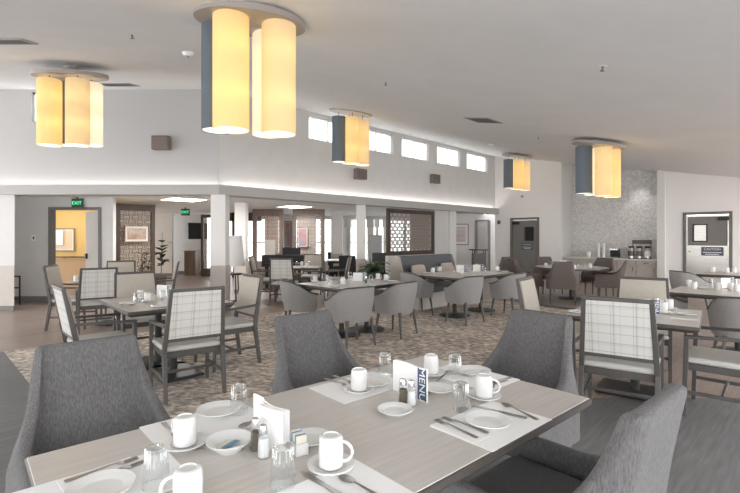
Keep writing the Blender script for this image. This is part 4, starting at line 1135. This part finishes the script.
# menu: bundle of standing white sheets ended by a blue strip reading MENU
def P_menu():
    t=thing('menu_stand','m','menu')
    m=MB(); n=14
    for off_ in (0,.012,.024):
        vs=[]
        for s_ in (0,.0012):
            for k in range(n+1):
                q=k/n; x=-.065+.15*q; y=off_+s_+.016*sin(q*pi)*(1-off_*20); 
                vs+=[(x,y,.0),(x,y,.138-.010*off_*40*q)]
        K=2*(n+1); fs=[]
        for k in range(n): fs+=[(2*k,2*k+2,2*k+3,2*k+1),(K+2*k,K+2*k+1,K+2*k+3,K+2*k+2),(2*k+1,2*k+3,K+2*k+3,K+2*k+1)]
        m.add(vs,fs)
    m.build('sheets','paper',t,smooth=True)
    c_=MB().box((.118,.0,.071),(.060,.004,.142)); c=c_.build('cover','paper',t,smooth=False)
    MB().box((.118,-.0028,.071),(.050,.0012,.136)).build('blue_strip','menu_blue',c,smooth=False)
    mx=Matrix.Translation((.118,-.0038,.071))@Matrix.Rotation(pi/2,4,'X')@Matrix.Rotation(-pi/2,4,'Z')@Matrix.Scale(1.12,4,(1,0,0))
    textmesh('MENU',.047,'sign_white',c,mx=mx,extr=.0003)
    return Proto(t)
MENU=P_menu()
def P_packet(m,n):
    o=MB().box((0,0,.0015),(.02,.062,.003)).build('sugar_packet',m,smooth=False,bevel=.001); tag(o,'x','packet'); return Proto(o)
PKB,PKC=P_packet('packet_blue',0),P_packet('packet_cream',0)
def P_caddy():
    t=thing('packet_holder','m','holder')
    m=MB(); m.box((0,0,.002),(.07,.045,.004)); m.box((0,-.021,.02),(.07,.003,.04)); m.box((0,.021,.02),(.07,.003,.04)); m.box((-.034,0,.02),(.002,.045,.04)); m.box((.034,0,.02),(.002,.045,.04)); m.build('box','porcelain',t,smooth=False)
    for i in range(7): MB().box((-.027+i*.009,0,.034),(.005,.036,.06)).build('packet',['packet_cream','paper','packet_blue'][i%3],t,smooth=False)
    return Proto(t)
CAD=P_caddy()

TZ=.7503
LAB=[]
def on(P,px,py,label,rz=0,z=TZ,dz=0,group=None):
    x,y=at(px,py,z); return P.put((x,y,z+dz),rz,label,group)
# helper: cup+saucer
def cup(px,py,label,rz=0,sauc=True,dz=0):
    x,y=at(px,py,TZ)
    if sauc: SAUCER.put((x,y,TZ),0,'white saucer under '+label)
    return MUG.put((x,y,TZ+(.0075 if sauc else 0)),rz,label[0].upper()*0+label)
A_=TA   # table long axis
G=radians
MT=.0015
# --- setting 1: left front corner
on(MAT,106,487,'white paper placemat at the near left corner of the big table',A_+pi/2*0+0)
on(NAP,100,474,'folded white napkin under two forks at the near left corner',A_-pi/2+G(6),dz=MT)
on(FORK,104,470.5,'upper of the two forks on the napkin at the near left corner',A_-pi/2+G(3),dz=MT*2+.0004)
on(FORK,111,475,'lower of the two forks on the napkin at the near left corner',A_-pi/2+G(5),dz=MT*2+.0004)
on(PLATE,101,492,'white side plate cut by the bottom edge at the near left corner',0,dz=MT)
on(GLASS,156,486,'upturned ribbed glass at the near left, by the bottom edge')
cup(188,503,'upturned white mug cut by the bottom edge of the photo',G(200),sauc=False)
# --- setting 2: far side left
on(MAT,207,424,'white placemat on the far side beside the left wing chair',A_)
on(PLATE,219,413,'white side plate in front of the left wing chair',0,dz=MT)
on(FORK,171,432,'fork sticking out behind the saucer nearest the left wing chair',A_+pi+G(-3),dz=.0017)
cup(185,446,'upturned white mug left of the bowl with sugar packets',G(150))
on(GLASS,239,413,'upturned ribbed glass at the edge of the left far plate')
on(SPOON,256,421,'spoon beside the ribbed glass on the far left placemat',A_+pi/2+G(20),dz=MT)
# condiments 1
on(BOWL,229,450,'white bowl holding sugar packets on the big table')
x,y=at(229,450,TZ)
PKB.put((x+.008,y-.004,TZ+.020),G(-25),'blue sweetener packet lying in the white bowl'); PKC.put((x-.016,y+.002,TZ+.018),G(-20),'cream sugar packet lying in the white bowl')
on(PEP,256,449,'pepper shaker in front of the left menu'); on(SALT,263.5,456.5,'salt shaker in front of the left menu')
x,y=at(278,446,TZ); MENU.put((x,y,TZ),radians(180-44),'standing white menu sheets in the left half of the big table')
on(CAD,298,452,'white packet holder at the right end of the left menu',G(-58))
on(SMALL,311,441,'small white plate right of the left menu')
cup(331,468,'upturned white mug with its handle to the right, near the middle bottom',G(-10))
on(GLASS,283,485,'upturned ribbed glass below the salt shaker')
on(MAT,330,503,'white placemat cut by the bottom edge in the middle',A_)
on(KNIFE,326,487.5,'knife lying on the placemat at the middle bottom edge',A_+G(3),dz=MT); on(SPOON,362,489,'spoon lying right of the knife at the middle bottom edge',A_+G(6),dz=MT)
# --- setting 3: far side middle
on(MAT,360,386,'white placemat in front of the middle wing chair',A_)
on(FORK,338,383.5,'fork left of the far middle mug, first of two',A_+pi+G(3),dz=MT); on(FORK,345,381,'fork left of the far middle mug, nearer to it',A_+pi+G(-4),dz=MT)
cup(359,391,'upturned white mug in front of the middle wing chair',G(100))
on(PLATE,371,384.5,'white side plate left of the blue MENU card',dz=MT)
on(GLASS,385,375,'upturned ribbed glass behind the blue MENU card')
# condiments 2
x,y=at(403,394,TZ); MENU.put((x,y,TZ),radians(-50),'menu stand with a blue strip reading MENU at the middle of the table')
on(PEP,403,403,'pepper shaker in front of the blue MENU card'); on(SALT,411.5,405,'salt shaker in front of the blue MENU card')
on(SMALL,395,412.5,'small white plate in front of the blue MENU card')
on(SMALL,438,391,'small white plate right of the blue MENU card')
# --- setting 5: far corner / end
on(MAT,470,376,'white placemat at the far end of the big table',A_+pi/2)
cup(431,374.5,'upturned white mug at the far corner of the big table',G(60))
on(GLASS,455,377,'upturned ribbed glass at the far corner beside the rear mug')
on(SPOON,444,376,'spoon between the far corner mug and glass',G(-30),dz=.0)
on(PLATE,474,373.5,'white side plate nearest the far end wing chair',dz=MT)
on(FORK,497,385,'fork at the far end of the table, left of its pair',A_+pi/2+G(5),dz=MT); on(FORK,500,381.5,'fork at the far end of the table, right of its pair',A_+pi/2+G(-3),dz=MT)
# --- setting 4: right
on(MAT,492,423,'white placemat on the right near the table edge',A_)
on(NAP,459,431,'folded white napkin under two forks on the right placemat',A_,dz=MT)
on(FORK,455,429.5,'left of the two forks on the right placemat',A_+G(-3),dz=.0032); on(FORK,464,426,'right of the two forks on the right placemat',A_+G(4),dz=.0032)
on(PLATE,488,424,'white side plate on the right placemat',dz=MT)
on(KNIFE,499,412.5,'knife above the right plate',A_+G(11),dz=MT); on(SPOON,518,411.5,'spoon right of the knife on the right placemat',A_+G(-14),dz=MT)
cup(484,398,'upturned white mug behind the right plate',G(-15))
on(GLASS,461,410,'upturned ribbed glass left of the right plate')

# --- other tables: mugs, glasses, plates, menus ----------------------------
ORD=['second','third','fourth','fifth','sixth','seventh','eighth']
def batch(P,word,place,pts,sauc=False,rz=None,plus=0):
    pts=sorted(pts); n=len(pts)
    for i,(px,py) in enumerate(pts):
        w='leftmost' if i==0 and n>1 else 'rightmost' if i==n-1 and n>1 else (ORD[i-1]+' from left' if n>1 else 'only')
        x,y=at(px,py,TZ)
        lab=('%s %s on %s'%(w,word,place)) if n>1 else '%s on %s'%(word,place)
        if sauc: SAUCER.put((x,y,TZ),0,'saucer under the '+lab)
        P.put((x,y,TZ+(.0075 if sauc else 0)),(random.uniform(0,6) if rz is None else rz),lab)
def standing(P,word,place,pts,rz): batch(P,word,place,pts,rz=rz)
pl='the left square table'
batch(MUG,'upturned white mug',pl,[(141,299),(148,301.5)],sauc=True); batch(GLASS,'upturned glass',pl,[(137,303),(163,300),(169,298.5)]); batch(PLATE,'white plate',pl,[(127,304.5),(180,300),(160,307)]); batch(MENU,'standing white menu',pl,[(161,297)],rz=G(-20))
pl='the small table near the yellow doorway'
batch(MUG,'upturned white mug',pl,[(76,281.5),(120,278.5)]); batch(MENU,'standing white menu',pl,[(112,279)],rz=G(-10)); batch(PLATE,'white plate',pl,[(72,283)])
pl='the hall table before the piano'
batch(MUG,'upturned white mug',pl,[(302,265.5),(307,267),(278,267.2)]); batch(GLASS,'upturned glass',pl,[(297,266.5),(310,265.6)]); batch(PLATE,'white plate',pl,[(285,267.6),(303,267.6)])
pl='the left barrel chair table'
batch(MUG,'upturned white mug',pl,[(315,282),(343,284.5),(378,279.5),(386,281)],sauc=True); batch(GLASS,'upturned glass',pl,[(324,281),(329,283.5),(350,279),(371,282)]); batch(MENU,'standing menu',pl,[(357,281.5)],rz=G(-12)); batch(PLATE,'white plate',pl,[(335,287),(372,286),(393,282)]); batch(PEP,'pepper shaker',pl,[(366,283)])
pl='the long table before the bench'
batch(MUG,'upturned white mug',pl,[(433,273),(440,271.5),(462,274),(477,268.5),(497,271)],sauc=True); batch(GLASS,'upturned glass',pl,[(436,270),(453,273),(458,270.5),(484,272)]); batch(MENU,'standing menu',pl,[(476,271.5),(459.5,272.2)],rz=G(-12)); batch(PLATE,'white plate',pl,[(426,273.5),(468,276),(505,272)])
pl='the round table'
batch(MUG,'upturned white mug',pl,[(546,267),(569,267),(574,269),(590,267.5)]); batch(GLASS,'upturned glass',pl,[(551,266),(577,268),(584,267)]); batch(PLATE,'white plate',pl,[(557,268.5),(596,268.5)]); batch(MENU,'standing menu',pl,[(563,266.2)],rz=G(0))
pl='the right square table'
batch(MUG,'upturned white mug',pl,[(663,313),(669,309.5)],sauc=True); batch(PLATE,'white plate',pl,[(686,315),(577,313)]); batch(MENU,'standing white menu',pl,[(643,314.5)],rz=G(-5)); batch(NAP,'folded napkin',pl,[(684,319)],rz=G(60)); batch(FORK,'fork',pl,[(679,316)],rz=G(60)); batch(GLASS,'upturned glass',pl,[(655,309)])
pl='the table between barrel chairs at the right edge'
batch(MUG,'upturned white mug',pl,[(689,286.5),(694,288.5),(719,289.5),(731,290),(737,291.5)]); batch(GLASS,'upturned glass',pl,[(710,287),(734,287)]); batch(MENU,'standing white menu',pl,[(725,288)],rz=G(10)); batch(PLATE,'white plate',pl,[(704,288.6)])
pl='the farthest right table'
batch(MUG,'upturned white mug',pl,[(713,272.2),(727,272.8)],sauc=True); batch(GLASS,'upturned glass',pl,[(734,272.5)])

# coffee counter items
def onc(px,dn,z=CZ): p=K_(u_of(px),dn); return (p.x,p.y,z)
for i,(px,m_,lb) in enumerate(((628,'brown_wood','left coffee urn of three, brown-labelled, on the alcove counter'),(636,'frame_grey','middle coffee urn of three on the alcove counter'),(644.5,'paper','right coffee urn of three, white-labelled, on the alcove counter'))):
    t=thing('coffee_urn',lb,'coffee urn',onc(px,.32),radians(-45))
    MB().lathe([(0,.02),(.085,.02),(.085,.30),(.075,.33),(0,.33)],28).build('body','steel',t)
    MB().lathe([(.086,.08),(.088,.08),(.088,.24),(.086,.24)],28).build('label_band',m_,t)
    MB().lathe([(.078,.325),(.08,.36),(.05,.38),(0,.385)],24).build('lid','black',t); MB().box((0,-.10,.33),(.03,.09,.03)).build('spout','black',t)
    MB().lathe([(0,0),(.09,0),(.09,.02),(0,.02)],24).build('base','black',t)
t=thing('urn_rack','black wire rack sign board above the coffee urns','rack',onc(636.5,.55),radians(-45))
MB().box((0,0,.50),(.52,.04,.12)).build('header','speaker',t); 
for x in (-.24,.24): MB().box((x,0,.25),(.02,.02,.50)).build('post','black_metal',t)
t=thing('coffee_maker','chrome and black coffee machine beside the cup stacks','coffee maker',onc(611,.35),radians(-45))
MB().box((0,.04,.15),(.24,.2,.30)).build('body','black',t,bevel=.02); MB().box((0,-.08,.02),(.24,.2,.04)).build('base','chrome',t,bevel=.01); MB().box((0,-.06,.27),(.24,.18,.07)).build('head','chrome',t,bevel=.02); MB().lathe([(0,.04),(.06,.04),(.065,.12),(.045,.16),(0,.16)],20,c=(0,-.08,0)).build('carafe','black',t)
for px,lb in ((595,'left of two tall white cup stacks on the alcove counter'),(600.5,'right of two tall white cup stacks on the alcove counter')):
    o=MB().lathe([(0,0),(.038,0),(.038,.44),(.034,.46),(0,.46)],20).build('cup_stack','paper'); o.location=onc(px,.30); tag(o,lb,'cups')
o=MB().lathe([(0,0),(.06,0),(.07,.16),(.06,.18),(0,.18)],20).build('canister','cream_porcelain'); o.location=onc(585,.32); tag(o,'short cream canister at the left of the alcove counter','canister')

# ------------------------------------------------------------------ world, light, camera
w=bpy.data.worlds.new('daylight'); bpy.context.scene.world=w; w.use_nodes=True
bg=w.node_tree.nodes['Background']; bg.inputs[0].default_value=(.985,.99,1,1); bg.inputs[1].default_value=3.9
sc_=bpy.context.scene
cam=bpy.data.cameras.new('camera'); co=bpy.data.objects.new('camera',cam); C.objects.link(co)
co.location=(0,0,EYE); co.rotation_euler=(pi/2,0,0); cam.sensor_width=36; cam.lens=F/740*36; cam.shift_y=-(246.5-HZ)/740
cam.clip_start=.02
sc_.camera=co
vs=sc_.view_settings; vs.view_transform='Standard'; vs.look='None'; vs.exposure=0.27; vs.gamma=1; vs.use_curve_mapping=False

# ------------------------------------------------------------------ groups of repeats
GR={'dining_armchair':'dark framed armchairs around the square tables','barrel_chair':'grey barrel chairs around the tables','wing_armchair':'charcoal wing chairs around the big table',
'club_chair':'brown club chairs around the round table','dark_side_chair':'black side chairs in the sunroom','dining_table':'wood-look dining tables','mug':'upturned mugs set on the tables','tumbler':'upturned ribbed glasses set on the tables',
'side_plate':'white side plates set on the tables','small_plate':'small white plates on the big table','saucer':'white saucers under the mugs','menu_stand':'standing menus on the tables','fork':'forks laid on the tables','knife':'knives laid on the big table','spoon':'spoons laid on the big table',
'placemat':'white placemats on the big table','folded_napkin':'folded napkins under forks','salt_shaker':'salt shakers by the menus','pepper_shaker':'pepper shakers by the menus','pendant_lamp':'pendants of four cylinder shades','window_blind':'blinds in the clerestory windows','base_cabinet':'base cabinets in the coffee alcove',
'coffee_urn':'coffee urns on the alcove counter','cup_stack':'cup stacks on the alcove counter','ceiling_vent':'vents in the sloping ceiling','sprinkler':'sprinkler heads in the ceiling','smoke_detector':'smoke detectors on the ceiling','wall_speaker':'brown speakers high on the walls','ceiling_light':'light panels in the hall ceiling',
'lattice_screen':'lattice screens in the hall','potted_plant':'potted plants','curtain':'pale sunroom curtains','valance':'grey sunroom valances','exit_sign':'green exit signs','framed_picture':'framed prints on walls and screens','throw_pillow':'throw pillows on the grey bench'}
for o in C.objects:
    b=o.name.split('.')[0]
    if o.parent is None and b in GR and 'kind' not in o: o['group']=GR[b]
